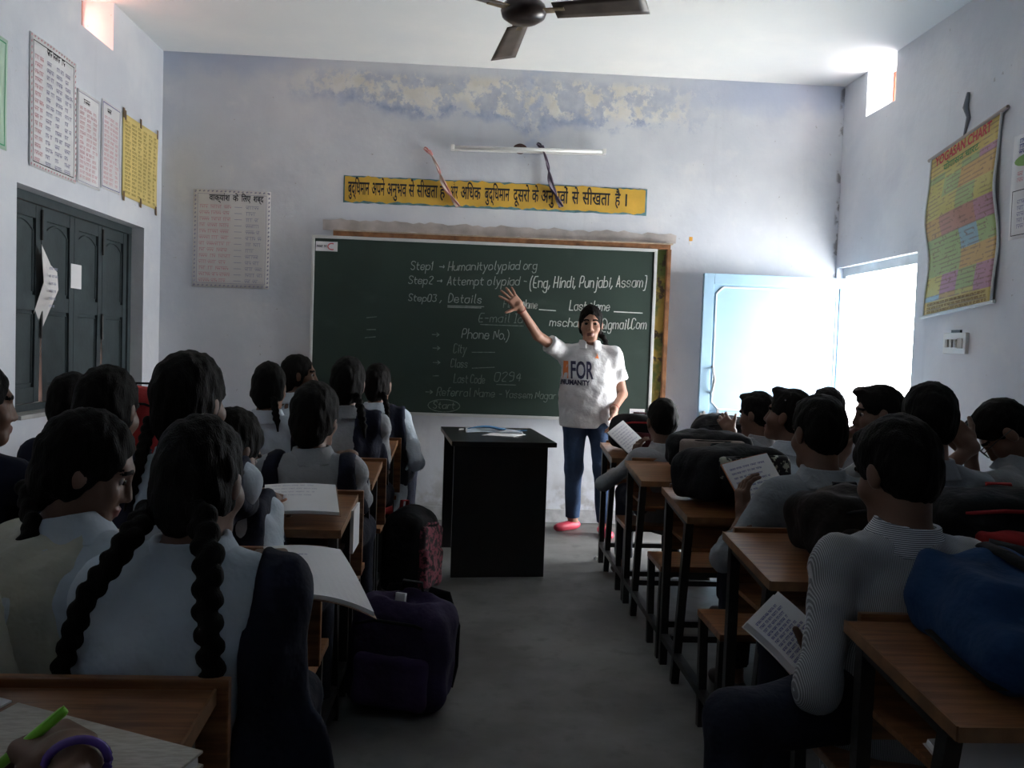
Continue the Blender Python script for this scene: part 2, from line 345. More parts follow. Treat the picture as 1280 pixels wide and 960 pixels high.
def field_mesh(prims, h, lo=None, hi=None, disp=None, clip=None):
    """sample the blended field on a grid and skin it (surface nets) -> verts (n,3), quads (m,4)"""
    bl = [pbox(p) for p in prims if p['op'] == 'u']
    mlo = np.min([b[0] for b in bl], 0)-2.5*h; mhi = np.max([b[1] for b in bl], 0)+2.5*h
    lo = mlo if lo is None else np.maximum(mlo, lo); hi = mhi if hi is None else np.minimum(mhi, hi)
    n = np.maximum(np.ceil((hi-lo)/h).astype(int)+1, 3)
    ax = [(lo[i]+h*np.arange(n[i])).astype(np.float32) for i in range(3)]
    d = np.full(tuple(n), 1.0, np.float32)
    for p in prims:
        a, b = pbox(p); m = max(.03, p['k'])+2*h
        i0 = np.clip(np.floor((a-m-lo)/h).astype(int), 0, n); i1 = np.clip(np.ceil((b+m-lo)/h).astype(int)+1, 0, n)
        if np.any(i1 <= i0): continue
        sl = tuple(slice(i0[q], i1[q]) for q in range(3))
        e = peval(p, ax[0][sl[0]][:, None, None], ax[1][sl[1]][None, :, None], ax[2][sl[2]][None, None, :])
        if p['op'] == 'u': d[sl] = smin(d[sl], e, p['k'])
        else: d[sl] = -smin(-d[sl], e, p['k'])
    G = (ax[0][:, None, None], ax[1][None, :, None], ax[2][None, None, :])
    if disp: d = d + disp(*G)
    if clip is not None: d = np.maximum(d, clip(*G))
    s = d < 0; c = s[:-1, :-1, :-1].astype(np.int8)
    N = [k-1 for k in d.shape]
    def sh(arr, o): return arr[o[0]:o[0]+N[0], o[1]:o[1]+N[1], o[2]:o[2]+N[2]]
    c = sum(sh(s, o).astype(np.int8) for o in _CO); act = (c > 0) & (c < 8)
    idx = np.full(act.shape, -1, np.int64); na = int(act.sum()); idx[act] = np.arange(na)
    if na == 0: return np.zeros((0, 3)), np.zeros((0, 4), int)
    ii = np.argwhere(act); dc = [d[ii[:, 0]+o[0], ii[:, 1]+o[1], ii[:, 2]+o[2]] for o in _CO]
    pos = np.zeros((na, 3)); cnt = np.zeros(na)
    for a, b in _ED:
        cr = (dc[a] < 0) != (dc[b] < 0); t = np.where(cr, dc[a]/np.where(cr, dc[a]-dc[b], 1), 0)
        A = np.array(_CO[a], float); B = np.array(_CO[b], float)
        pos += np.where(cr[:, None], A+t[:, None]*(B-A), 0); cnt += cr
    vs = lo+h*(ii+pos/cnt[:, None])
    F = []
    for axs in range(3):
        o1, o2 = [(1, 2), (2, 0), (0, 1)][axs]
        a = [slice(None)]*3; b = [slice(None)]*3; a[axs] = slice(0, -1); b[axs] = slice(1, None)
        for q in (o1, o2): a[q] = slice(1, -1); b[q] = slice(1, -1)
        sa, sb = s[tuple(a)], s[tuple(b)]; e = np.argwhere(sa != sb)
        if len(e) == 0: continue
        flip = sa[tuple(e.T)]
        base = e.copy(); base[:, o1] += 1; base[:, o2] += 1
        def ci(d1, d2):
            q = base.copy(); q[:, o1] += d1; q[:, o2] += d2; return idx[q[:, 0], q[:, 1], q[:, 2]]
        quad = np.stack([ci(-1, -1), ci(0, -1), ci(0, 0), ci(-1, 0)], 1)
        quad[~flip] = quad[~flip][:, ::-1]; F.append(quad)
    f = np.concatenate(F) if F else np.zeros((0, 4), int)
    f = f[(f >= 0).all(1)]
    return vs, f
def np_mesh(name, parts, mats, parent=None, mi=None):
    """parts: list of (verts, quads); one smooth mesh object"""
    off = 0; V = []; F = []
    for v, f in parts: V.append(v); F.append(f+off); off += len(v)
    V = np.concatenate(V); F = np.concatenate(F)
    used = np.unique(F); re = np.full(len(V), -1); re[used] = np.arange(len(used)); V = V[used]; F = re[F]
    me = bpy.data.meshes.new(name)
    me.vertices.add(len(V)); me.vertices.foreach_set('co', V.astype(np.float32).ravel())
    me.loops.add(4*len(F)); me.loops.foreach_set('vertex_index', F.astype(np.int32).ravel())
    me.polygons.add(len(F)); me.polygons.foreach_set('loop_start', np.arange(0, 4*len(F), 4, dtype=np.int32))
    me.polygons.foreach_set('use_smooth', np.ones(len(F), bool))
    for m in (mats if isinstance(mats, (list, tuple)) else [mats]): me.materials.append(m)
    if mi is not None: me.polygons.foreach_set('material_index', mi(V[F].mean(1)).astype(np.int32))
    me.update(calc_edges=True); me.validate()
    return new_obj(name, me, parent)
def wob(amp, fr, ph=0.0):
    """soft irregular displacement for cloth and hair"""
    def f(X, Y, Z):
        return amp*(np.sin(fr*(X+.6*Y+.3*Z)+ph)*np.sin(fr*.83*(Z-.4*X)+1.3+ph)+.6*np.sin(fr*1.7*(Y+.5*Z-.3*X)+2.1+ph)*np.sin(fr*1.37*(X-.5*Z)+ph))
    return f

# ------------------------------------------------------------------ people
def ik(S, W, l1, l2, pole):
    d = W-S; L = np.linalg.norm(d)
    if L < .16: d = nrm(d+V3(0, .05, -.02))*.16; W = S+d; L = .16
    if L > (l1+l2)*.985: W = S+d/L*(l1+l2)*.985; d = W-S; L = np.linalg.norm(d)
    a = (l1*l1-l2*l2+L*L)/(2*L); h = math.sqrt(max(l1*l1-a*a, 0)); u = d/L
    p = nrm(V3(pole)-u*float(V3(pole) @ u))
    return S+u*a+p*h, W
def hand_prims(W, f, n, side, s=1.0, curl=(20, 30, 20), spread=.06, thumb=(.75, .65, -.15), tcurl=.3):
    """wrist W, finger direction f, back-of-hand normal n; side +1 right, -1 left"""
    f = nrm(f); n = nrm(n-f*float(n @ f)); t = np.cross(n, f)*side
    R = np.stack([t, f, n], 1); P = [cone(W, W+f*.03*s, .026*s, .028*s, .015), rbox(W+f*.058*s, V3(.028, .030, .004)*s, .011*s, R, .014)]
    for i, (o, L) in enumerate(zip((.030, .0105, -.010, -.029), (.074, .083, .077, .060))):
        base = W+f*(.094-.004*abs(i-1))*s+t*o*s; ang = 0; q = base
        lat = nrm(f+t*spread*(1.5-i)*1.1)
        for j, (fr, rad) in enumerate(zip((.45, .30, .25), (.0092, .0084, .0076))):
            ang += math.radians(curl[j] if not isinstance(curl[0], (list, tuple)) else curl[i][j])
            e = q+(lat*math.cos(ang)-n*math.sin(ang))*L*fr*s
            P.append(cone(q, e, rad*s, (rad-.0007)*s, .004)); q = e
    b = W+f*.028*s+t*.026*s; d = nrm(t*thumb[0]+f*thumb[1]+n*thumb[2]); e = b+d*.042*s
    P.append(cone(b, e, .0125*s, .0105*s, .01)); d2 = nrm(d*(1-tcurl)+f*.6*tcurl-n*tcurl)
    P.append(cone(e, e+d2*.032*s, .0102*s, .008*s, .004))
    return P

def make_person(label, pelvis, head, group=None, hyaw=0, hpitch=0, hroll=0, byaw=0, s=.9, hs=.95, girl=True, standing=False,
                shirt=None, trousers=None, hands=None, feet=None, near=False, sleeve=(1, .45), hair='girl', braids=(), hairvol=1.0,
                dupatta=None, collar=None, face=False, shoe=None, skin=None, girth=1.0, pole=None, shw=None, knee_out=.06, hem=.0, eyes=False, extra_hair=(), knees=None, hand_detail=None, hcurl=(20, 30, 20)):
    P = V3(pelvis); Hc = V3(head); B0 = rotm(byaw); F = B0[:, 1]; R = B0[:, 0]; U = V3(0, 0, 1)
    Rh = rotm(hyaw, hpitch, hroll); skin = skin or M_SKIN; shirt = shirt or M_SHIRT; trousers = trousers or M_TROU
    root = thing('person', label, 'person', (P[0], P[1], 0), 0, group)
    org = V3(P[0], P[1], 0)
    def hl(*c): return Hc+Rh @ (V3(*c)*hs)
    hr = lambda *r: V3(*r)*hs
    Nk = Hc+(Rh @ V3(0, -.03, -.06))*hs*.6 - U*.12*hs - F*.015
    sw = shw or .138*s
    Cst = P+(Nk-P)*.60 - F*.02*s; Wst = P+(Nk-P)*.25
    SH = {1: Nk+R*sw-U*.062*s, -1: Nk-R*sw-U*.062*s}
    fl = (F, .70); g = girth
    torso = [cone(P, Wst, .135*s*g, .118*s*g, .05, fl), cone(Wst, Cst, .118*s*g, .138*s*g, .05, fl), cone(Cst, Nk-U*.06*s, .138*s*g, .085*s, .05, fl),
             cone(SH[-1], SH[1], .044*s, .044*s, .05), cone(Nk-U*.035, SH[1]+U*.004, .040*s, .042*s, .035), cone(Nk-U*.035, SH[-1]+U*.004, .040*s, .042*s, .035)]
    body = list(torso); neck = cone(hl(0, -.028, -.05), Nk-U*.04*s, .047*hs, .056*hs, .03)
    body.append(neck)
    # head
    HP = [ell(hl(0, -.012, .03), hr(.073, .092, .088), Rh, .02), ell(hl(0, .028, -.045), hr(.057, .062, .074), Rh, .03),
          cone(hl(-.02, .066, -.098), hl(.02, .066, -.098), .021*hs, .021*hs, .03),
          ell(hl(0, .076, .026), hr(.05, .016, .013), Rh, .02), ell(hl(.042, .058, -.03), hr(.02, .02, .02), Rh, .03), ell(hl(-.042, .058, -.03), hr(.02, .02, .02), Rh, .03),
          ell(hl(.031, .1, .003), hr(.019, .02, .012), Rh, .016, 's'), ell(hl(-.031, .1, .003), hr(.019, .02, .012), Rh, .016, 's'),
          cone(hl(0, .086, .006), hl(0, .101, -.034), .008*hs, .0125*hs, .012), ell(hl(.013, .090, -.039), hr(.009, .011, .008), Rh, .006), ell(hl(-.013, .090, -.039), hr(.009, .011, .008), Rh, .006),
          ell(hl(0, .089, -.064), hr(.024, .012, .0065), Rh, .006), ell(hl(0, .088, -.076), hr(.020, .012, .008), Rh, .006),
          ell(hl(.077, -.006, -.008), hr(.010, .019, .031), Rh, .008), ell(hl(-.077, -.006, -.008), hr(.010, .019, .031), Rh, .008)]
    body += HP
    # arms
    l1, l2 = .285*s, .245*s; tr = []; sh = [infl(p, .012) for p in torso]; regions = [(Hc, .185*hs)]
    sh.append(cone(P-U*.05*s, Wst, .150*s*g, .128*s*g, .05, fl))
    if hem and standing: sh += [cone(P-U*.2, Wst, .178*s*g, .165*s*g, .05, (F, .74), cut=[(P-U*hem, -U)]), cone(Wst, Cst, .165*s*g, .155*s*g, .05, (F, .76))]
    elif hem: sh.append(cone(P-U*hem, P, .172*s*g, .150*s*g, .05, (F, .78)))
    hands = hands or {}; hprims = {}
    arm = {}
    for sd in (1, -1):
        spec = hands.get('R' if sd > 0 else 'L')
        if spec is None: spec = dict(w=P+F*.40*s+R*sd*.10*s+V3(0, 0, .785-P[2] if not standing else 0), f=F-R*sd*.5, n=U)
        pl = spec.get('pole', V3(*(R*sd*.28-F*.45-U*.9)))
        E, W = ik(SH[sd], V3(spec['w']), l1, l2, pl); arm[sd] = (SH[sd], E, W)
        body += [cone(SH[sd], E, .044*s, .034*s, .03), cone(E, W, .035*s, .024*s, .012)]
        u1 = nrm(E-SH[sd]); u2 = nrm(W-E)
        if sleeve[0] < 1:
            sh.append(cone(SH[sd], E, .062*s, .064*s, .03, cut=[(SH[sd]+(E-SH[sd])*sleeve[0], u1)]))
        else:
            sh.append(cone(SH[sd], E, .054*s, .046*s, .03)); q = E+(W-E)*sleeve[1]
            sh.append(cone(E, W, .046*s, .037*s, .012, cut=[(q, u2)])); sh.append(cone(q-u2*.03, q, .046*s, .044*s, .012, cut=[(q, u2)]))
        f = V3(spec.get('f', u2)); n = V3(spec.get('n', U))
        hp = hand_prims(W, f, n, sd, s*1.02, spec.get('curl', hcurl), spec.get('spread', .06), spec.get('thumb', (.75, .65, -.15)), spec.get('tcurl', .3))
        body += hp; regions.append((W+nrm(f)*.075*s, .118*s))
    # legs
    shoes = []
    for sd in (1, -1):
        hip = P+R*sd*.085*s-U*.01
        if standing:
            ft = V3(feet[0 if sd > 0 else 1]); an = ft+U*.09; kn, an = ik(hip, an, .40*s, .40*s, F)
        else:
            kn = P+F*.40*s+R*sd*(.085*s+knee_out)+V3(0, 0, -.02); an = V3(kn[0], kn[1], .09)-F*.03
            if knees: kn = V3(knees[0 if sd > 0 else 1]); an = V3(kn[0], kn[1], .09)
            if feet: an = V3(feet[0 if sd > 0 else 1])+U*.09
        kw = .96 if standing else 1.0
        body += [cone(hip, kn, .07*s, .05*s, .03), cone(kn, an, .046*s, .032*s, .02)]
        tr += [cone(hip, kn, .088*s*kw*g, .064*s*kw, .04), cone(kn, an-U*(.02 if standing else -.03), .064*s*kw, (.050 if standing else .058)*s, .03, cut=[(an-U*(.0 if standing else -.02), -U)])]
        fd = nrm(V3(*(F+R*sd*.25))) if not standing or len(feet) < 4 else nrm(V3(feet[2 if sd > 0 else 3]))
        a = V3(an[0], an[1], .034)-fd*.03; b = V3(an[0], an[1], .026)+fd*.13*s
        body += [cone(an, a+fd*.01, .034*s, .03*s, .02), cone(a, b, .028*s, .020*s, .02)]
        shoes.append([cone(a, b, .037*s, .028*s, .02, (U, .8)), cone(a+fd*.03, b-fd*.03, .036*s, .037*s, .02, (U, .8))])
    hq = .105 if standing else .125; tr.append(cone(P-R*.05*s, P+R*.05*s, hq*s*g, hq*s*g, .05, fl)); body.append(cone(P-R*.05*s, P+R*.05*s, .11*s, .11*s, .05, fl))
    hb, hh, hd = (.0105, .0048, .0038) if near else (.014, .0062, .0048)
    if hand_detail: hd = hand_detail
    # body skin: coarse everywhere, finer at the head and the hands, all from the same field
    v, f = field_mesh(body, hb); c = v[f].mean(1); keep = np.ones(len(f), bool)
    for (q, r) in regions: keep &= np.linalg.norm(c-q, axis=1) > r-hb*1.2
    parts = [(v, f[keep])]
    for i, (q, r) in enumerate(regions):
        h = hh if i == 0 else hd
        v, f = field_mesh(body, h, q-r-2*h, q+r+2*h); c = v[f].mean(1); parts.append((v, f[np.linalg.norm(c-q, axis=1) < r]))
    parts = [(v-org, f) for v, f in parts]
    def face_mats(ctr):
        L = ((ctr+org-Hc) @ Rh)/hs; x, y, z = np.abs(L[:, 0]), L[:, 1], L[:, 2]
        o = np.zeros(len(ctr), int); fr = (y > .05) & (np.linalg.norm(L, axis=1) < .16)
        o[fr & (x > .012) & (x < .05) & (np.abs(z-.024-.006*(1-((x-.03)/.02)**2)) < .0055)] = 1
        o[fr & (y > .078) & (x < .023) & (np.abs(z+.069) < .0115)] = 2
        return o
    np_mesh('body', parts, [skin, M_HAIR, M_LIP], root, face_mats)
    # clothes
    _w1 = wob((.003 if standing else .0065)*s, 24, P[0]*7); _w2 = wob(.0026*s, 58, P[1]*5); dsp = lambda X, Y, Z: _w1(X, Y, Z)+_w2(X, Y, Z)
    v, f = field_mesh(sh, .010 if near else .014, disp=dsp, clip=lambda X, Y, Z: np.maximum(-(np.sqrt((X-Nk[0])**2+(Y-Nk[1])**2+(Z-Nk[2]-.03)**2)-.058*hs), (P[2]-hem-Z)+0*X if standing else -1.0))
    so = np_mesh('shirt', [(v-org, f)], shirt, root)
    if collar:
        a = Nk+U*.018+F*.002; ax = nrm(hl(0, -.03, -.06)-a)
        pr = [cone(a-ax*.055, a+ax*.016, .110*s, .073*s, .01, (F, .95), cut=[(a+ax*.024, ax), (a-ax*.042, -ax)]), cone(a-ax*.05, a+ax*.06, .058*s, .058*s, .004, op='s'),
              cone(a-ax*.065, a-ax*.012, .092*s, .060*s, .004, (F, .93), op='s'), ell(a+F*.085*s-ax*.005, (.026*s, .06*s, .06*s), B0, .01, 's')]
        v, f = field_mesh(pr, .006)
        np_mesh('collar', [(v-org, f)], collar if not isinstance(collar, bool) else shirt, root)
    v, f = field_mesh(tr, .008 if standing else (.013 if near else .016), disp=wob(.003, 22, P[1])); np_mesh('trousers', [(v-org, f)], trousers, root)
    for q in shoes:
        v, f = field_mesh(q, .008 if near or standing else .012, clip=lambda X, Y, Z: .002-Z+0*X+0*Y); np_mesh('shoe', [(v-org, f)], shoe or M_DARKSHOE, root)
    # hair
    hv = hairvol
    if hair == 'girl':
        hp = [ell(hl(0, -.018, .034), hr(.080, .103, .099)*hv, Rh, .02), ell(hl(0, -.056, -.035), hr(.068, .055, .085)*hv, Rh, .03),
              ell(hl(.068, -.02, -.02), hr(.013, .042, .05), Rh, .02), ell(hl(-.068, -.02, -.02), hr(.013, .042, .05), Rh, .02),
              ell(hl(0, .105, -.036), hr(.069, .078, .114), Rh, .008, 's')]
    else:
        hp = [ell(hl(0, -.014, .042), hr(.080, .102, .092)*hv, Rh, .02), ell(hl(0, -.048, -.012), hr(.069, .056, .072)*hv, Rh, .03), ell(hl(.015, .066, .105), hr(.048, .034, .022), Rh, .02),
              ell(hl(0, .108, -.045), hr(.085, .078, .112), Rh, .008, 's'), ell(hl(.09, .005, -.028), hr(.03, .036, .036), Rh, .008, 's'), ell(hl(-.09, .005, -.028), hr(.03, .036, .036), Rh, .008, 's')]
    hp += [e(hl, hr, Rh) for e in extra_hair]
    v, f = field_mesh(hp, hh, disp=lambda X, Y, Z: wob(.0022, 75)(X, Y, Z)+wob(.0018, 190)(X, Y, Z*.3)); ho = np_mesh('hair', [(v-org, f)], M_HAIR, root)
    for path in braids:
        pts = [V3(p) if len(p) == 3 else p for p in path[1:]]; r0 = path[0]
        pts = [hl(*pts[0])]+[V3(p) for p in pts[1:]]; bp = []; q = 0
        for a, b in zip(pts[:-1], pts[1:]):
            n = max(1, int(np.linalg.norm(b-a)/(r0*.72)))
            for i in range(n):
                c = a+(b-a)*i/n; dv = nrm(b-a); sd = nrm(np.cross(dv, F)); rr = max(r0*(1-.011*q), r0*.6)
                bp.append(ell(c+sd*(.30*rr if q % 2 else -.30*rr), (rr*.92, rr*.75, rr*.92), None, .006)); q += 1
        bp.append(cone(pts[-1], pts[-1]+nrm(pts[-1]-pts[-2])*r0*2.2, r0*.55, r0*.3, .01))
        v, f = field_mesh(bp, .0045 if near else .006, disp=wob(.001, 160)); np_mesh('braid', [(v-org, f)], M_HAIR, ho)
    if eyes:
        for sd in (1, -1):
            mb = MB(); c = hl(.031*sd, .0755, .003)-org; r = .0112*hs; n = 12
            for i in range(8):
                for j in range(n):
                    a0, a1 = PI*i/8, PI*(i+1)/8; b0, b1 = 2*PI*j/n, 2*PI*(j+1)/n
                    pt = lambda a, b: c+Rh @ V3(math.sin(a)*math.cos(b)*1.15, math.cos(a), math.sin(a)*math.sin(b)*.8)*r
                    mb.add([pt(a0, b0), pt(a0, b1), pt(a1, b1), pt(a1, b0)], [(0, 1, 2, 3)], 1 if i < 3 else 0)
            mb.build('eye', [M_EYEW, M_IRIS], root, True)
    info = dict(root=root, org=org, Nk=Nk, SH=SH, F=F, R=R, U=U, sh=sh, shirt=so, P=P, hl=hl, Hc=Hc, arm=arm, s=s)
    if dupatta:
      for col, fn, extra, nm in dupatta(info):
        pr = [infl(p, .011) for p in sh]
        a, fdup = field_mesh(pr+extra, .010 if near else .014, disp=lambda X, Y, Z: wob(.003, 34, 1)(X, Y, Z)+.004*np.sin(90*(X*R[0]+Y*R[1]))*(np.ones_like(Z)), clip=fn)
        np_mesh(nm, [(a-org, fdup)], col, root)
    return info
def two_bands(inner=.075, tilt=.0, low=.45, side=(1, -1), col=None, hang=(), left=None, ext=(.172, .10)):
    """navy dupatta: a band over each shoulder, hanging down the back; inner = distance of its edge from the spine"""
    def mk(i, sgn):
        def fn(X, Y, Z):
            lx = (X-i['Nk'][0])*i['R'][0]+(Y-i['Nk'][1])*i['R'][1]; dz = i['Nk'][2]-Z
            e = inner-tilt*dz+.004*np.sin(40*dz); el = e if left is None else left-tilt*dz*.3
            d = e-lx if sgn > 0 else el+lx
            ex = np.abs(lx)-(ext[0]*i['s']+ext[1]*dz)
            return np.maximum(np.maximum(d, dz-low), ex)+0*X
        ex = [cone(V3(a), V3(b), ra, rb, .04, (i['F'], .5)) for a, b, ra, rb in hang]
        return col or M_NAVY, fn, (ex if sgn > 0 else []), 'dupatta'
    return lambda i: [mk(i, q) for q in side]
# ------------------------------------------------------------------ room shell
def wall_cells(ys, zs, holes, x0, x1, axis='x'):
    mb = MB()
    for i in range(len(ys)-1):
        for j in range(len(zs)-1):
            if (i, j) in holes: continue
            if axis == 'x': mb.box((x0, ys[i], zs[j]), (x1, ys[i+1], zs[j+1]))
    return mb
struct(box_obj('floor', (XL-TH, YB-TH, -.12), (XR+TH, D+TH, 0), M_FLOOR))
struct(box_obj('ceiling', (XL-TH, YB-TH, ZC), (XR+TH, D+TH, ZC+.15), M_CEIL))
struct(box_obj('wall_back', (XL-TH, D, 0), (XR+TH, D+TH, ZC), M_WALLB))
struct(box_obj('wall_rear', (XL-TH, YB-TH, 0), (XR+TH, YB, ZC), M_WALL))
struct(wall_cells([YB, 4.225, 4.88, 5.30, 5.83, D], [0, .86, 1.997, 2.99, ZC], {(1, 1), (2, 1), (3, 1), (2, 3)}, XL-TH, XL).build('wall_left', M_WALL))
struct(wall_cells([YB, 5.0, 5.385, 5.78, 6.11, D], [0, 1.947, 2.965, ZC], {(1, 0), (2, 0), (3, 0), (2, 2)}, XR, XR+TH).build('wall_right', M_WALL))
struct(box_obj('ground_outside', (XR+TH, 2.0, -.14), (XR+TH+2.2, D+1.5, -.02), mat('sunlit_cement', (.55, .54, .52), .9, .1, 4)))
struct(box_obj('wall_outside', (-3.7, 1.0, -.2), (-3.5, 9.0, 4.7), mat('sky_screen_red_brick_wall', (.50, .26, .20), .9, .2, 6)))  # brick wall outside, added close and tall to cut sky light at left ventilator
# worn cement skirting
for nm, a, b in (('baseboard_back', (XL, D-.012, 0), (XR, D, .10)), ('baseboard_left', (XL, YB, 0), (XL+.012, D-.012, .10))):
    struct(box_obj(nm, a, b, mat('cement_skirting', (.42, .43, .44), .9, .2, 14, .4, 40), bevel=.003))
# ------------------------------------------------------------------ ventilator grilles
def vent(name, x, y0, y1, z0, z1, m):
    mb = struct(new_obj(name, None)) if False else None
    root = bpy.data.objects.new(name, None); COL.objects.link(root); struct(root)
    f = MB(); w = .022
    f.box((x-.015, y0, z0), (x+.015, y1, z0+w)).box((x-.015, y0, z1-w), (x+.015, y1, z1)).box((x-.015, y0, z0+w), (x+.015, y0+w, z1-w)).box((x-.015, y1-w, z0+w), (x+.015, y1, z1-w))
    f.build('vent_frame', m, root)
    for k in range(3):
        yy = y0+(y1-y0)*(k+1)/4; MB().tube([(x, yy, z0+w), (x, yy, z1-w)], .006).build('bar', m, root)
    for k in range(2):
        zz = z0+(z1-z0)*(k+1)/3; MB().bar((x-.008, y0+w, zz), (x-.008, y1-w, zz), .008, .014).build('bar', m, root)
M_RUST = mat('red_oxide_grille', (.42, .13, .06), .6, .2, 20)
vent('window_2', XR+TH-.05, 5.385, 5.78, 2.965, ZC, M_RUST)
vent('window_3', XL-TH+.05, 4.88, 5.30, 2.99, ZC, M_RUST)
# ------------------------------------------------------------------ shuttered window on the left
win = bpy.data.objects.new('window_1', None); COL.objects.link(win); struct(win)
XW = XL-.11
y0, y1, z0, z1 = 4.225, 5.83, .86, 1.997; fw = .05
f = MB(); f.box((XW-.03, y0, z1-fw), (XW+.03, y1, z1)).box((XW-.03, y0, z0), (XW+.03, y1, z0+.04)).box((XW-.03, y0, z0+.04), (XW+.03, y0+fw, z1-fw)).box((XW-.03, y1-fw, z0+.04), (XW+.03, y1, z1-fw))
f.build('window_frame', M_SHUT, win, bevel=.004)
box_obj('window_sill', (XL-.22, y0, z0-.02), (XL+.03, y1, z0+.002), mat('sill_cement', (.36, .36, .35), .7, .2, 12), win, .004)
ly = y0+fw; lw = (y1-y0-2*fw)/4; zb, zt = z0+.042, z1-fw-.002
def leaf(k, warp_l, warp_r):
    a, b = ly+lw*k+.002, ly+lw*(k+1)-.002; ry = .055
    L = thing_part('shutter_leaf', win)
    def P(y, z): # warped lower edges leave gaps
        t = max(0, (1.42-z)/(1.42-zb)); fl = (b-y)/(b-a); return y+warp_l*t*fl+warp_r*t*(1-fl)
    def slab(name, ya, yb, za, zc, xa, xb, m, par, n=6, bev=0):
        mb = MB()
        for i in range(n):
            p, q = za+(zc-za)*i/n, za+(zc-za)*(i+1)/n
            mb.add([(xa, P(ya, p), p), (xb, P(ya, p), p), (xb, P(yb, p), p), (xa, P(yb, p), p), (xa, P(ya, q), q), (xb, P(ya, q), q), (xb, P(yb, q), q), (xa, P(yb, q), q)],
                   [(0, 1, 5, 4), (1, 2, 6, 5), (2, 3, 7, 6), (3, 0, 4, 7)] + ([(0, 3, 2, 1)] if i == 0 else []) + ([(4, 5, 6, 7)] if i == n-1 else []))
        return mb.build(name, m, par)
    zm = 1.43
    slab('stile', a, a+ry, zb, zt, XW-.018, XW+.018, M_SHUT, L); slab('stile', b-ry, b, zb, zt, XW-.018, XW+.018, M_SHUT, L)
    for q0, q1 in ((zb, zb+.08), (zm-.04, zm+.04), (zt-.07, zt)): slab('rail', a+ry, b-ry, q0, q1, XW-.016, XW+.016, M_SHUT, L, 2)
    slab('panel', a+ry, b-ry, zb+.08, zm-.04, XW-.012, XW+.002, M_SHUT, L); slab('panel', a+ry, b-ry, zm+.04, zt-.07, XW-.012, XW+.002, M_SHUT, L)
    # arched moulding at the head of the upper panel
    ya, yb = a+ry+.008, b-ry-.008
    mb = MB(); pts = [(XW+.004, ya+(yb-ya)*u, zt-.135+.05*math.sin(PI*u)**.8) for u in [i/14 for i in range(15)]]
    pts = [(XW+.004, ya, zm+.06)]+pts+[(XW+.004, yb, zm+.06)]; mb.tube(pts, .006, 6, nrm=(1, 0, 0)); mb.build('moulding', M_SHUT, L)
    mb = MB(); mb.tube([(XW+.004, P(ya, zm-.06), zm-.06), (XW+.004, P(yb, zm-.06), zm-.06), (XW+.004, P(yb, zb+.1), zb+.1), (XW+.004, P(ya, zb+.1), zb+.1), (XW+.004, P(ya, zm-.06), zm-.06)], .005, 6, nrm=(1, 0, 0)); mb.build('moulding', M_SHUT, L)
    return L
def thing_part(name, par):
    o = bpy.data.objects.new(name, None); COL.objects.link(o); o.parent = par; return o
leaf(0, 0, -.012); leaf(1, .022, 0); leaf(2, 0, -.016); leaf(3, .020, 0)
for k in (1, 3):
    yy = ly+lw*k; 
    for dz in (zt-.02, 1.40):
        MB().tube([(XW+.028, yy-.012, dz), (XW+.028, yy-.012, dz-.16)], .007).build('tower_bolt', M_IRON, win)
for k in range(7):   # outer grille of the window
    zz = z0+.1+k*.15; MB().bar((XW-.07, y0, zz), (XW-.07, y1, zz), .012, .012).build('grille_bar', M_RUST, win)
# ------------------------------------------------------------------ door
door = bpy.data.objects.new('door_1', None); COL.objects.link(door); struct(door)
fx0, fx1 = XR+.045, XR+.115
mb = MB(); mb.box((fx0, 5.0, 1.885), (fx1, 6.11, 1.947)).box((fx0, 5.0, 0), (fx1, 5.05, 1.885)).box((fx0, 6.06, 0), (fx1, 6.11, 1.885)); mb.build('door_frame', M_FRAME, door, bevel=.004)
hx, hy, lwid, lh = XR+.04, 6.035, 1.075, 1.835          # leaf stands open along the back wall
lx0, lx1, zl = hx-lwid, hx, .025
yF, yBk = hy-.062, hy-.030
lf = box_obj('door_leaf', (lx0, yF, zl), (lx1, yBk, zl+lh), M_DOOR, door, .006)
mb = MB(); w = .075
for a, b in (((lx0, yF-.012, zl), (lx0+w, yF, zl+lh)), ((lx1-w, yF-.012, zl), (lx1, yF, zl+lh)), ((lx0+w, yF-.012, zl+lh-w), (lx1-w, yF, zl+lh)), ((lx0+w, yF-.012, zl), (lx1-w, yF, zl+w)), ((lx0+w, yF-.012, .80), (lx1-w, yF, .865))): mb.box(a, b)
mb.build('leaf_rim', M_DOOR, lf, bevel=.003)
a0, a1, b0, b1, c = lx0+w+.02, lx1-w-.02, .885, zl+lh-w-.02, .05
pts = [(a0+c, b1), (a1-c, b1), (a1, b1-c), (a1, b0), (a0+c, b0), (a0, b0+c), (a0, b1-c), (a0+c, b1)]
MB().tube([(x, yF-.003, z) for x, z in pts], .006, 6, nrm=(0, 1, 0)).build('embossed_line', M_FRAME, lf)
pts = [(a0, .77), (a1, .77), (a1, .14), (a0, .14), (a0, .77)]
MB().tube([(x, yF-.003, z) for x, z in pts], .006, 6, nrm=(0, 1, 0)).build('embossed_line', M_FRAME, lf)
M_STEEL = mat('dull_steel', (.42, .43, .44), .35, .2, 20, metal=.8)
MB().tube([(lx0+.085, yF-.012, 1.19), (lx0+.085, yF-.045, 1.17), (lx0+.092, yF-.055, 1.10), (lx0+.085, yF-.045, 1.03), (lx0+.085, yF-.012, 1.0)], .009).build('handle', M_STEEL, lf, True)
mb = MB(); mb.bar((lx0+.01, yF-.024, .845), (lx0+.17, yF-.024, .845), .016); mb.box((lx0+.03, yF-.03, .82), (lx0+.045, yF-.012, .87)).box((lx0+.13, yF-.03, .80), (lx0+.145, yF-.012, .89)).build('latch', M_STEEL, lf)
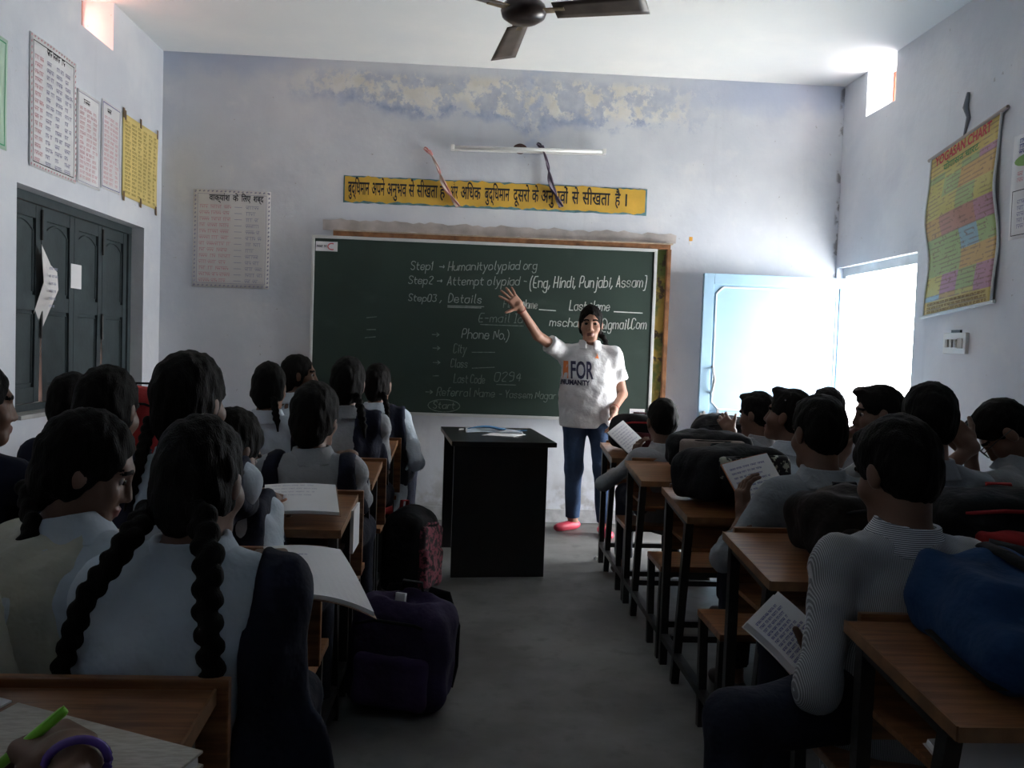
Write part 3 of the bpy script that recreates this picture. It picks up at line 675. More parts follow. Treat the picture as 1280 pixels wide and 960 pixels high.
mb = MB(); mb.tube([(lx0+.032, yF-.03, .80), (lx0+.03, yF-.034, .835), (lx0+.05, yF-.036, .845), (lx0+.07, yF-.034, .835), (lx0+.068, yF-.03, .80)], .006); mb.box((lx0+.022, yF-.046, .735), (lx0+.078, yF-.02, .80)); mb.build('padlock', mat('brass_padlock', (.30, .25, .16), .4, .2, 20, metal=.7), lf, bevel=.003)
for zz in (.35, 1.0, 1.6): MB().tube([(hx-.002, hy-.07, zz), (hx-.002, hy-.07, zz+.1)], .010).build('hinge', M_FRAME, door)

# ------------------------------------------------------------------ hand lettering made of single strokes (chalk, biro)
GL = {'a': "4h1h0g0e1d3d4e 4h4d", 'b': "0k0d 0g1h3h4g4e3d0d", 'c': "4g3h1h0g0e1d3d4e", 'd': "4k4d 4g3h1h0g0e1d3d4e", 'e': "0f4f4g3h1h0g0e1d3d4e", 'f': "3k2k1j1d 0h3h",
      'g': "4h4b3a1a0b 4g3h1h0g0e1d3d4e", 'h': "0k0d 0g1h3h4g4d", 'i': "1h1d 1i1j", 'j': "2h2b1a0a 2i2j", 'k': "0k0d 3h0f3d", 'l': "1k1e2d", 'm': "0h0d 0g1h2h3g3d 3g4h5h6g6d",
      'n': "0h0d 0g1h3h4g4d", 'o': "1h3h4g4e3d1d0e0g1h", 'p': "0h0a 0g1h3h4g4e3d1d0e", 'r': "0h0d 0f1h3h", 's': "4g3h1h0g1f3f4e3d1d0e", 't': "1j1e2d3d 0h3h", 'u': "0h0e1d3d4e 4h4d",
      'v': "0h2d4h", 'w': "0h1d3g5d6h", 'y': "0h2d 4h1a0a", 'A': "0d2k4d 1f3f", 'C': "4j3k1k0j0e1d3d4e", 'D': "0d0k2k4i4f2d0d", 'E': "4k0k0d4d 0g3g", 'F': "4k0k0d 0g3g",
      'H': "0k0d 4k4d 0g4g", 'I': "1k1d 0k2k 0d2d", 'L': "0k0d4d", 'N': "0d0k4d4k", 'P': "0d0k3k4j4h3g0g", 'R': "0d0k3k4j4h3g0g 2g4d", 'S': "4j3k1k0j0i1h3g4f4e3d1d0e", 'Y': "0k2g4k 2g2d",
      '0': "1k3k4j4e3d1d0e0j1k", '1': "0i1k1d", '2': "0j1k3k4j4i0d4d", '3': "0k4k2h4g4e3d1d0e", '4': "3d3k0f4f", '9': "4h1h0i0j1k3k4j4e3d1d", '-': "0g3g", '>': "0g5g 4h5g4f",
      '.': "0d0e", ',': "1e0c", '(': "2k1j0h0f1c2b", ')': "0k1j2h2f1c0b", ']': "0k2k2b0b", '@': "4f3g2g1f1e2d3d4e4f5d6e6h5j3k1k0i0e1c3b5b", '_': "0d4d"}
def strokes(txt, jit=.0):
    x = 0; out = []
    for ch in txt:
        if ch == ' ': x += 3; continue
        g = GL.get(ch)
        if not g: x += 3; continue
        w = 0
        for st in g.split():
            pts = [(int(st[i]), ord(st[i+1])-100) for i in range(0, len(st), 2)]; w = max(w, max(p[0] for p in pts))
            out.append([(x+p[0]+.18*p[1]+random.uniform(-jit, jit), p[1]+random.uniform(-jit, jit)) for p in pts])
        x += w+1.6
    return out, x
def smooth(pts):
    if len(pts) < 4: return pts
    o = [pts[0]]
    for a, b in zip(pts[:-1], pts[1:]): o += [(a[0]*.75+b[0]*.25, a[1]*.75+b[1]*.25), (a[0]*.25+b[0]*.75, a[1]*.25+b[1]*.75)]
    return o+[pts[-1]]
def stroke_mesh(lines, fn, wd):
    """polylines -> thin ribbons, mapped by fn(x,y)"""
    mb = MB()
    for pts in lines:
        for a, b in zip(pts[:-1], pts[1:]):
            dx, dy = b[0]-a[0], b[1]-a[1]; L = math.hypot(dx, dy) or 1e-6; nx, ny = -dy/L*wd/2, dx/L*wd/2; ex, ey = dx/L*wd*.3, dy/L*wd*.3
            mb.add([fn(a[0]-ex+nx, a[1]-ey+ny), fn(a[0]-ex-nx, a[1]-ey-ny), fn(b[0]+ex-nx, b[1]+ey-ny), fn(b[0]+ex+nx, b[1]+ey+ny)], [(0, 1, 2, 3)])
    return mb
def handwriting(txt, x0, z0, x1, z1, h, fn, wd, jit=.25):
    ls, w = strokes(txt, jit); kx = (math.hypot(x1-x0, z1-z0))/w; ky = h/7; sl = (z1-z0)/(x1-x0)
    return [smooth([(x0+p[0]*kx, z0+p[1]*ky+sl*p[0]*kx) for p in st]) for st in ls]
def scribble_line(x0, x1, y, h, words=None):
    """an unreadable written line: words with a head stroke and hooks"""
    out = []; x = x0
    while x < x1-h:
        w = min(random.uniform(1.5, 4.0)*h, x1-x); out.append([(x, y+h), (x+w, y+h)]); q = x+h*.2
        while q < x+w:
            r = random.random()
            out.append([(q, y+h), (q+random.uniform(-.1, .1)*h, y)] if r < .5 else [(q-.3*h, y+.7*h), (q, y+.3*h), (q+.3*h, y+.6*h), (q+.1*h, y)])
            q += h*random.uniform(.5, .8)
        x += w+h*random.uniform(.5, .9)
    return out

# ------------------------------------------------------------------ chalkboard
bx0, bx1, bz0, bz1 = -1.105, 1.335, .788, 2.008
YBD = D-.055
board = thing('chalkboard', 'large green chalkboard with white trim and chalk writing on the end wall', 'chalkboard', (0, D, 0))
def bo(o): return o
def rel(root, fn=None):
    return root.location
def place(o, root):
    """keep world geometry while parented to a moved root"""
    o.parent = root; o.matrix_parent_inverse = Matrix.Translation(-root.location) if root.rotation_euler.z == 0 else root.matrix_world.inverted(); return o
place(box_obj('board_panel', (bx0, YBD, bz0), (bx1, YBD+.03, bz1), M_BOARD), board)
t = .022
for a, b in (((bx0-t, YBD-.008, bz1), (bx1+t, YBD+.034, bz1+t)), ((bx0-t, YBD-.008, bz0-t), (bx1+t, YBD+.034, bz0)), ((bx0-t, YBD-.008, bz0), (bx0, YBD+.034, bz1)), ((bx1, YBD-.008, bz0), (bx1+t, YBD+.034, bz1))):
    place(box_obj('trim_strip', a, b, M_ALU, None, .003), board)
yc = YBD-.0012
def chalk(groups, m, name, wd):
    for lines in groups: place(stroke_mesh(lines, lambda x, z: (x, yc, z), wd).build(name, m), board)
HW = lambda t, x0, z0, x1, z1, h: handwriting(t, x0, z0, x1, z1, h, None, 0)
chalk([HW('Step1', -.423, 1.812, -.26, 1.815, .06), HW('> Humanityolypiad org', -.22, 1.812, .49, 1.85, .062), HW('Phone No.)', -.043, 1.335, .305, 1.335, .07),
       HW('Step2 >', -.437, 1.712, -.19, 1.715, .055), HW('Attempt olypiad -', -.16, 1.712, .42, 1.733, .062), HW('Step03 ,', -.434, 1.588, -.19, 1.59, .05), HW('Details', -.148, 1.588, .10, 1.59, .062), [[(-.15, 1.563), (.11, 1.566)], [(-.15, 1.553), (.09, 1.556)]]], M_CHALK, 'chalk_line', .0058)
chalk([HW('(Eng, Hindi, Punjabi, Assam]', .434, 1.715, 1.29, 1.752, .082), HW('Last Name', .729, 1.563, 1.03, 1.57, .07), [[(1.056, 1.565), (1.265, 1.562)]], HW('mscharma', .589, 1.445, .93, 1.445, .062), HW('@gmail.Com', .968, 1.435, 1.305, 1.45, .075),
       HW('Name', .39, 1.567, .50, 1.567, .06), [[(.51, 1.560), (.63, 1.556)]]], M_CHALKB, 'chalk_line', .0068)
fa = [HW('First', .25, 1.567, .37, 1.567, .06), HW('E-mail Id', .074, 1.455, .402, 1.46, .065), [[(.09, 1.437), (.40, 1.437)]], HW('City', -.10, 1.225, .0, 1.23, .065), [[(.035, 1.235), (.2, 1.24)]],
      HW('Class', -.117, 1.122, .01, 1.124, .06), [[(.04, 1.12), (.20, 1.132)]], HW('Last Code', -.09, 1.012, .14, 1.012, .062), HW('0294', .20, 1.03, .405, 1.04, .065), [[(.22, 1.008), (.36, 1.008)]],
      HW('Referral Name', -.208, .915, .215, .915, .06), HW('- Yassem Nagar', .24, .915, .66, .915, .055), HW('Start', -.235, .822, -.07, .822, .05), [[(-.155+.115*math.cos(k*PI/10), .842+.045*math.sin(k*PI/10)) for k in range(21)]],
      [[(-.726, 1.456), (-.655, 1.466)]], [[(-.723, 1.371), (-.66, 1.374)]], [[(-.733, 1.313), (-.66, 1.322)]], [[(-.24, 1.055), (-.2, 1.057)]]]
for x, z in ((-.255, 1.353), (-.247, 1.256), (-.243, 1.152), (-.29, .938)): fa.append([[(x, z), (x+.05, z)], [(x+.032, z+.013), (x+.05, z), (x+.032, z-.013)]])
chalk(fa, mat('dim_chalk', (.19, .23, .20), .95, .3, 60), 'chalk_line', .0055)
st = box_obj('maker_sticker', (-1.098, YBD-.002, 1.918), (-.945, YBD, 1.986), M_PAPER); place(st, board)
mb = MB(); mb.tube([(-.985+.028*math.cos(a), YBD-.003, 1.952+.022*math.sin(a)) for a in [PI*.35+i*PI*1.3/10 for i in range(11)]], .004, 5, flat=.3, nrm=(0, 1, 0)); place(mb.build('sticker_mark', M_RED), board)
place(stroke_mesh(scribble_line(-1.09, -1.02, 1.945, .014), lambda x, z: (x, YBD-.0026, z), .003).build('sticker_mark', M_BLACKINK), board)
st = box_obj('paper_label', (1.20, YBD-.0025, .797), (1.312, YBD-.0005, .862), M_PAPER2); place(st, board)
place(stroke_mesh(scribble_line(1.21, 1.30, .835, .010)+scribble_line(1.21, 1.30, .812, .010), lambda x, z: (x, YBD-.003, z), .002).build('label_print', M_GREYINK), board)

fr = thing('old_board_frame', 'old cracked wooden frame showing behind the top and right of the chalkboard', 'frame', (0, D, 0))
def rag(x0, x1, z0, z1, jz, y, th, m, name, root, n=60, jx=.0):
    top = [(x0+(x1-x0)*i/n+random.uniform(-jx, jx), y, z1+random.uniform(-jz, jz)*(.4 if i % 3 else 1)) for i in range(n+1)]
    bot = [(x1-(x1-x0)*i/n, y, z0+random.uniform(-jz, jz)*(.4 if i % 3 else 1)) for i in range(n+1)]
    mb = MB(); mb.poly(top+bot, (0, th, 0)); return place(mb.build(name, m), root)
place(box_obj('top_rail', (-.98, D-.05, 2.032), (1.455, D, 2.066), M_OLDWOOD, None, .004), fr)
place(box_obj('right_stile', (1.432, D-.05, .80), (1.462, D, 2.032), M_OLDWOOD, None, .004), fr)
place(box_obj('edge_lip', (-.98, D-.058, 2.066), (1.47, D, 2.074), mat('pale_wood_edge', (.45, .37, .28), .7, .3, 20)), fr)
_c = NB('faded_wall_painting', .7)
_b = _c.mix(_c.ramp(_c.noise(6, 5), .4, .6), (.10, .13, .03), (.42, .28, .06)); _b = _c.mix(_c.ramp(_c.noise(11, 5), .55, .62), _b, (.05, .03, .02)); _c.color(_b)
place(box_obj('painted_strip', (1.358, D-.012, .80), (1.431, D, 2.03), _c.m), fr)
pl = thing('plaster_ridge', 'rough bare plaster ridge left above the chalkboard frame', 'plaster', (0, D, 0))
rag(-1.06, 1.50, 2.078, 2.150, .012, D-.007, .007, M_PLASTER, 'rough_edge', pl, 60, .004)
bn = thing('wall_banner', 'long torn yellow strip with a black hand-lettered proverb above the chalkboard', 'banner', (0, D, 0))
rag(-.922, 1.275, 2.276, 2.468, .006, D-.003, .003, M_TEAL, 'backing', bn, 50)
rag(-.912, 1.262, 2.288, 2.462, .012, D-.006, .003, M_BANNER, 'yellow_strip', bn, 80)
for txt, a, b in (("बुद्िधमान", 97, 170), ("अपने", 178, 223), ("अनुभव", 230, 298), ("से", 305, 325), ("सीखता", 333, 405), ("है", 412, 432), ("और", 448, 475), ("अिधक", 485, 555), ("बुद्िधमान", 568, 655),
                  ("दूसरो", 668, 725), ("के", 733, 757), ("अनुभवों", 765, 860), ("से", 873, 898), ("सीखता", 910, 1008), ("है", 1025, 1045), ("।", 1062, 1068)):
    xa = -.917+(a-83.5)*.002077
    place(lettering(txt, (b-a)*.002077, .135, (lambda q: lambda u, v: (q+u, D-.0068, 2.338+v))(xa), M_BLACKINK, None, 'lettering', .0022), bn)
# ------------------------------------------------------------------ charts and papers on the walls
def wall_paper(label, mapf, w, h, paper, name='wall_chart', cat='chart', curl=.006, group=None, th=.0012):
    """sheet with a soft curl; mapf(u,v,out) gives the world point for metres right, up and off the wall"""
    root = thing(name, label, cat, mapf(0, 0, 0), 0, group)
    ph = random.uniform(0, 6)
    off = lambda u, v: .004+curl*(.5+.5*math.sin(5*u/w+ph)*math.sin(4*v/h+ph*.7))
    mb = MB(); mb.grid(lambda a, b: mapf(a*w, b*h, off(a*w, b*h)), 12, 12, th); place(mb.build('paper_sheet', paper, None, True), root)
    return root, (lambda x, y: mapf(x, y, off(x, y)+.0016))
BW = lambda x0, z0: (lambda u, v, o: (x0+u, D-o, z0+v))
LW = lambda y0, z0: (lambda u, v, o: (XL+o, y0+u, z0+v))
RW = lambda y0, z0: (lambda u, v, o: (XR-o, y0-u, z0+v))     # u runs to the right as seen, so towards the viewer
def rows(root, at, x0, x1, y0, y1, n, h, m, wd, name='written_rows'):
    ls = []
    for k in range(n): ls += scribble_line(x0, x1*random.uniform(.93, 1.0), y1-(y1-y0)*(k+.9)/n, h)
    place(stroke_mesh(ls, at, wd).build(name, m), root)
def border(root, at, w, h, mg, m, wd=.004, name='border_line'):
    n = 10; P = [(mg+(w-2*mg)*i/n, mg) for i in range(n+1)]+[(w-mg, mg+(h-2*mg)*i/n) for i in range(1, n+1)]+[(w-mg-(w-2*mg)*i/n, h-mg) for i in range(1, n+1)]+[(mg, h-mg-(h-2*mg)*i/n) for i in range(1, n+1)]
    place(stroke_mesh([P], at, wd).build(name, m), root)
def dashes(root, at, w, h, mg, m, sz=.008, name='border_pattern'):
    ls = []
    for i in range(int(w/.03)): x = .01+i*.03; ls += [[(x, mg), (x+sz, mg+.004)], [(x, h-mg), (x+sz, h-mg+.004)]]
    for i in range(int(h/.03)): y = .01+i*.03; ls += [[(mg, y), (mg+.004, y+sz)], [(w-mg, y), (w-mg+.004, y+sz)]]
    place(stroke_mesh(ls, at, .009).build(name, m), root)
W, H = .54, .69
root, at = wall_paper('white hand-written word chart with a bold black heading on the end wall beside the chalkboard', BW(-1.973, 1.635), W, H, M_PAPER2)
dashes(root, at, W, H, .012, M_GREYINK); border(root, at, W, H, .03, M_GREYINK, .003)
for txt, a, b in (("वाक्यांश", .11, .255), ("के", .275, .315), ("िलए", .335, .40), ("शब्द", .42, .49)):
    place(lettering(txt, b-a, .062, (lambda q: lambda u, v: at(q+u, .615+v))(a), M_BLACKINK, None, 'heading', .001), root)
rows(root, at, .045, .27, .035, .60, 13, .022, M_PINK, .0034); rows(root, at, .37, .49, .035, .60, 13, .022, M_GREYINK, .0034)
place(stroke_mesh([[(.29, .60-.565*(k+.65)/13), (.34, .60-.565*(k+.65)/13)] for k in range(13)], at, .004).build('written_dashes', M_GREYINK), root)
W, H = .49, .655
root, at = wall_paper('tall white hand-written chart with a red dotted border, largest chart over the shuttered window', LW(4.325, 2.098), W, H, M_PAPER)
dashes(root, at, W, H, .012, M_PINK); border(root, at, W, H, .03, M_BLACKINK, .004)
rows(root, at, .16, .36, .59, .63, 1, .026, M_BLACKINK, .005, 'heading')
for a, b, m in ((.045, .13, M_PINK), (.16, .24, M_GREYINK), (.26, .34, M_GREYINK), (.36, .44, M_GREYINK)): rows(root, at, a, b, .03, .575, 15, .018, m, .004)
for y0, z0, W, H, lab in ((4.83, 2.115, .283, .515, 'narrow white hand-written chart touching the right edge of the largest chart'), (5.14, 2.142, .268, .52, 'narrow white hand-written chart just left of the yellow chart')):
    root, at = wall_paper(lab, LW(y0, z0), W, H, M_PAPER)
    border(root, at, W, H, .014, M_GREYINK if y0 < 5 else M_BLUEINK, .004)
    rows(root, at, .07, .17, H-.07, H-.02, 1, .024, M_BLACKINK, .004, 'heading')
    for a, b in ((.03, .10), (.11, .18), (.19, W-.03)): rows(root, at, a, b, .03, H-.08, 15, .015, M_PINK, .003)
W, H = .59, .515
root, at = wall_paper('yellow hand-written chart taped in the corner of the left wall', LW(5.445, 2.150), W, H, M_YPAPER)
for a, b in ((.03, .12), (.14, .22), (.24, .31), (.33, .40), (.42, .49), (.51, .57)): rows(root, at, a, b, .02, H-.03, 19, .013, M_OLIVE, .0034)
for u, v in ((.01, H), (.035, H-.01), (W*.48, H), (W-.02, H), (.02, 0), (W*.5, 0), (W-.02, -.01)):
    mb = MB(); mb.poly([at(u-.012, v-.03), at(u+.012, v-.03), at(u+.012, v+.03), at(u-.012, v+.03)], (.0015, 0, 0)); place(mb.build('tape', mat('brown_tape', (.14, .08, .03), .4), None), root)
root, at = wall_paper('pale green chart at the left edge of the view, high on the left wall', LW(3.62, 2.122), .50, .51, mat('pale_green_paper', (.48, .64, .52), .8, .05, 4)); border(root, at, .50, .51, .02, mat('green_ink', (.1, .4, .2), .8), .006)
# paper stuck on the shutters, and a torn sheet hanging from them
root = thing('paper_slip', 'small blank white paper slip stuck on the third shutter leaf', 'paper', (XW, 5.05, 1.5)); XS = XW+.0195
place(box_obj('paper_sheet', (XS, 4.985, 1.535), (XS+.0015, 5.115, 1.675), M_PAPER), root)
root = thing('torn_paper', 'torn curled newspaper sheet hanging on the second shutter leaf', 'paper', (XW, 4.7, 1.4))
pts = [(.0, .30), (.10, .20), (.225, .17), (.16, .07), (.10, -.02), (.06, -.19), (.01, -.12), (-.01, -.06), (.005, .10)]
mb = MB(); vs = [(XS+.012+.03*math.sin(9*(p[0]+p[1])), 4.60+p[0], 1.44+p[1]) for p in pts]; ctr = (XS+.05, 4.67, 1.48)
n = len(vs); mb.add(vs+[ctr]+[(v[0]-.002, v[1], v[2]) for v in vs]+[(ctr[0]-.002, ctr[1], ctr[2])], [(i, (i+1) % n, n) for i in range(n)]+[((i+1) % n+n+1, i+n+1, 2*n+1) for i in range(n)]+[(i, i+n+1, (i+1) % n+n+1, (i+1) % n) for i in range(n)])
place(mb.build('paper_sheet', M_PAPER2), root)
_l = []
for k in range(6): _l += scribble_line(.03, .13-.008*k, .17-.04*k, .012)
place(stroke_mesh(_l, lambda x, y: (XS+.052+.0*x, 4.60+x, 1.44+y), .003).build('newsprint', M_GREYINK), root)
# printed yoga chart on rollers
W, H = .64, .93; y0c, z0c = 4.865, 1.60
root = thing('yoga_chart', 'colourful printed yoga chart hanging by rods on the right wall', 'chart', (XR, 4.55, 1.6))
def ych(u, v, o=0): return (XR-.012-.018*(1+math.sin(v*13+.6))*(.55+.45*math.sin(u*5))*(.3+.7*math.sin(PI*max(0, min(1, v/H))))-o, y0c-u-.022*math.sin(v*6.5), z0c+v-.055*(1-u/W)+.05*u/W*(v/H))
_c = NB('printed_yoga_chart', .45)
_uv = _c.N.new('ShaderNodeSeparateXYZ'); _c.L.new(_c.uv, _uv.inputs[0]); U_, V_ = _uv.outputs[0], _uv.outputs[1]
cell = _c.N.new('ShaderNodeCombineXYZ'); _c.L.new(_c.mth('FLOOR', _c.mth('MULTIPLY', U_, 4.0)), cell.inputs[0]); _c.L.new(_c.mth('FLOOR', _c.mth('MULTIPLY', V_, 8.5)), cell.inputs[1])
wn = _c.N.new('ShaderNodeTexWhiteNoise'); wn.noise_dimensions = '2D'; _c.L.new(cell.outputs[0], wn.inputs['Vector'])
rp = _c.N.new('ShaderNodeValToRGB'); rp.color_ramp.interpolation = 'CONSTANT'; _c.L.new(wn.outputs['Value'], rp.inputs[0])
for i, (p, col) in enumerate(((0, (.50, .46, .14)), (.22, (.46, .24, .18)), (.42, (.33, .42, .17)), (.6, (.43, .23, .29)), (.76, (.27, .41, .46)), (.9, (.52, .34, .12)))):
    if i < 2: e = rp.color_ramp.elements[i]; e.position = p
    else: e = rp.color_ramp.elements.new(p)
    e.color = (*col, 1)
band = _c.mth('ADD', _c.mth('GREATER_THAN', V_, .865), _c.mth('LESS_THAN', V_, .085), True)
col = _c.mix(band, rp.outputs[0], (.56, .44, .13))
rule = _c.mth('MULTIPLY', _c.mth('GREATER_THAN', _c.mth('SINE', _c.mth('MULTIPLY', V_, 230.0)), .55), _c.ramp(_c.noise(14, 3), .42, .52))
col = _c.mix(_c.mth('MULTIPLY', rule, .55), col, (.20, .13, .10))
fig = _c.mth('MULTIPLY', _c.ramp(_c.noise(46, 3), .60, .66), _c.mth('SUBTRACT', 1.0, band)); col = _c.mix(_c.mth('MULTIPLY', fig, .7), col, (.22, .12, .08)); _c.color(col)
mb = MB(); mb.grid(lambda a, b: ych(a*W, b*H), 16, 40, .0012); o = mb.build('printed_sheet', _c.m, None, True)
uvl = o.data.uv_layers.new(name='UVMap'); nv = 41
for lp in o.data.loops:
    k = lp.vertex_index % (17*nv); uvl.data[lp.index].uv = ((k//nv)/16, (k % nv)/40)
place(o, root)
place(lettering('YOGASAN CHART', .52, .072, lambda u, v: ych(.05+u, .865+v, .003), M_RED, None, 'heading', .002), root)
place(lettering('योगासन चारट', .33, .05, lambda u, v: ych(.14+u, .812+v, .003), mat('green_print', (.10, .28, .10), .7), None, 'heading', .001), root)
_l = []
for k in range(3): _l += scribble_line(.04, .60, .012+.022*k, .011)
place(stroke_mesh(_l, lambda x, y: ych(x, y, .003), .003).build('print_rows', mat('brown_print', (.22, .12, .04), .8)), root)
M_BIND = mat('white_binding', (.62, .66, .66), .5)
for u in (0, W): mb = MB(); mb.tube([ych(u, H*i/40) for i in range(41)], .007, 6); place(mb.build('binding', M_BIND), root)
M_ROD = mat('grey_rod', (.35, .30, .27), .5)
for v, e in ((H, .05), (0, .03)):
    a, b = Vector(ych(0, v)), Vector(ych(W, v)); dv = (b-a).normalized(); mb = MB(); mb.tube([a-dv*.03, b+dv*e], .010, 8); place(mb.build('rod', M_ROD if v else M_BIND), root)
mb = MB(); q = Vector(ych(W*.5, H)); mb.tube([q, (XR-.01, q.y-.02, q.z+.10), (XR-.012, q.y+.01, q.z+.16), (XR-.01, q.y-.005, q.z+.24)], [.006, .012, .016, .008], 6); place(mb.build('hanging_cord', mat('grey_rag', (.20, .22, .25), .8), None, True), root)
W, H = .50, .52
root, at = wall_paper('white chart with coloured writing and a blue green drawing at the right edge', RW(4.13, 1.905), W, H, M_PAPER)
border(root, at, W, .26, .02, M_BLACKINK, .004); rows(root, at, .05, .40, .42, .50, 3, .018, M_BLUEINK, .004); rows(root, at, .05, .40, .28, .34, 2, .018, M_PINK, .004); rows(root, at, .06, .40, .05, .20, 5, .018, M_GREYINK, .004)
mb = MB(); mb.poly([at(.12+.10*math.cos(a), .385+.03*math.sin(a)) for a in [i*PI/8 for i in range(16)]], (-.001, 0, 0)); place(mb.build('drawing', mat('leaf_green_ink', (.25, .45, .15), .8)), root)
mb = MB(); mb.poly([at(.20+.05*math.cos(a), .375+.025*math.sin(a)) for a in [i*PI/8 for i in range(16)]], (-.0015, 0, 0)); place(mb.build('drawing', mat('sky_blue_ink', (.12, .3, .6), .8)), root)
# switchboard
root = thing('switchboard', 'white electric switchboard with worn switches on the right wall', 'switchboard', (XR, 4.525, 1.33))
place(box_obj('plate', (XR-.022, 4.42, 1.33), (XR, 4.635, 1.447), M_WHITE, None, .005), root)
for k in range(3): place(box_obj('switch', (XR-.032, 4.60-.04*k-.025, 1.365), (XR-.022, 4.60-.04*k, 1.41), mat('worn_switch', (.40, .37, .33), .5, .3, 40), None, .002), root)
place(box_obj('socket', (XR-.027, 4.445, 1.36), (XR-.022, 4.49, 1.415), mat('socket_plate', (.45, .43, .38), .5)), root)
place(box_obj('wire_entry', (XR-.012, 4.49, 1.447), (XR, 4.575, 1.463), M_IRON), root)
root = thing('wall_clip', 'tiny orange sticker clip on the wall between chalkboard and door', 'clip', (1.61, D, 2.10))
place(box_obj('tag', (1.60, D-.004, 2.105), (1.625, D, 2.135), mat('orange_tag', (.7, .35, .05), .6), None, .001), root); place(box_obj('stub', (1.603, D-.003, 2.075), (1.618, D, 2.10), M_PAPER, None, .0005), root)
# ------------------------------------------------------------------ tube light, streamers, fan
root = thing('tube_light', 'unlit white tube light batten on the end wall above the yellow banner', 'tube light', (.39, D, 2.7))
mb = MB(); mb.bar((-.165, D-.018, 2.692), (.955, D-.018, 2.712), .036, .022, (0, 1, 0)); place(mb.build('batten', M_WHITE, None, bevel=.003), root)
mb = MB(); mb.tube([(-.14, D-.055, 2.692), (.93, D-.055, 2.711)], .013, 10); place(mb.build('tube', mat('frosted_tube', (.74, .75, .74), .25), None, True), root)
for x, z in ((-.15, 2.692), (.94, 2.712)): place(box_obj('end_cap', (x-.012, D-.07, z-.018), (x+.012, D-.02, z+.018), M_WHITE, None, .003), root)
mb = MB(); mb.poly([(.335+.045*math.cos(a)*(1+.15*math.sin(3*a)), D-.002, 2.715+.038*math.sin(a)) for a in [i*PI/9 for i in range(18)]], (0, .002, 0)); root2 = thing('burn_mark', 'dark brown scorched spot on the wall behind the tube light', 'stain', (.335, D, 2.71)); place(mb.build('scorch', mat('scorched_plaster', (.07, .03, .025), .9, .4, 40), None), root2)
def streamer(label, a, b, c1, c2, knot):
    root = thing('paper_streamer', label, 'streamer', (a[0], D, a[1])); a = Vector((a[0], D-.03, a[1])); b = Vector((b[0], D-.035, b[1])); n = 40
    for m, ph in ((c1, 0), (c2, .9)):
        mb = MB()
        def fn(u, v):
            p = a.lerp(b, u); t = u*9+ph; w = .016+.016*u*u+(.012 if u < .1 else 0)
            return p+Vector((math.cos(t)*.8+.2, math.sin(t)*.8, -.15))*w*(v-.5)*2+Vector((.012*math.sin(u*7), -.004*(1 if ph else 0), 0))
        mb.grid(fn, n, 2, .0008); place(mb.build('ribbon', m, None, True), root)
    mb = MB(); mb.tube([a+Vector((-.012, .02, .01)), a, a+Vector((.012, .0, -.02))], .012, 8); place(mb.build('knot', knot, None, True), root)
streamer('pink and white twisted paper streamer hanging over the left of the yellow banner', (-.335, 2.675), (-.105, 2.275), mat('pink_crepe', (.60, .26, .25), .8), mat('cream_crepe', (.66, .55, .48), .8), mat('red_crepe', (.45, .15, .14), .8))
streamer('dark purple twisted paper streamer hanging from the tube light over the banner', (.475, 2.745), (.638, 2.305), mat('purple_crepe', (.10, .08, .13), .8), mat('lilac_crepe', (.24, .20, .26), .8), mat('dark_crepe', (.06, .05, .07), .8))
root = thing('ceiling_fan', 'dark brown three-bladed ceiling fan', 'fan', (.212, 3.98, 2.845))
M_FAN = mat('brown_fan_enamel', (.035, .022, .018), .28, .2, 20); M_BLADE = mat('dusty_fan_blade', (.085, .065, .052), .42, .3, 10)
MB().lathe([(.02, .44), (.055, .43), (.05, .37), (.014, .355), (.014, .10), (.045, .095), (.05, .05), (.075, .045), (.10, .025), (.108, 0), (.10, -.025), (.07, -.045), (.03, -.052), (.001, -.053)], n=28).build('motor_housing', M_FAN, root, True)
for k in range(3):
    a = math.radians(97+120*k); d = Vector((math.cos(a), math.sin(a), 0)); w = Vector((-d.y, d.x, 0))
    mb = MB(); mb.bar(d*.085+Vector((0, 0, -.005)), d*.20+Vector((0, 0, -.012)), .05, .006); br = mb.build('blade_bracket', mat('brass_bracket', (.32, .25, .16), .35, .3, 30, metal=.6), root)
    mb = MB()
    def fn(u, v):
        L = .15+.43*u; wd = .052+.014*u; return d*L+w*(v-.5)*2*wd+Vector((0, 0, -.008-.03*(v-.5)-.018*u))
    mb.grid(fn, 10, 4, .004); mb.build('blade', M_BLADE, root, True)

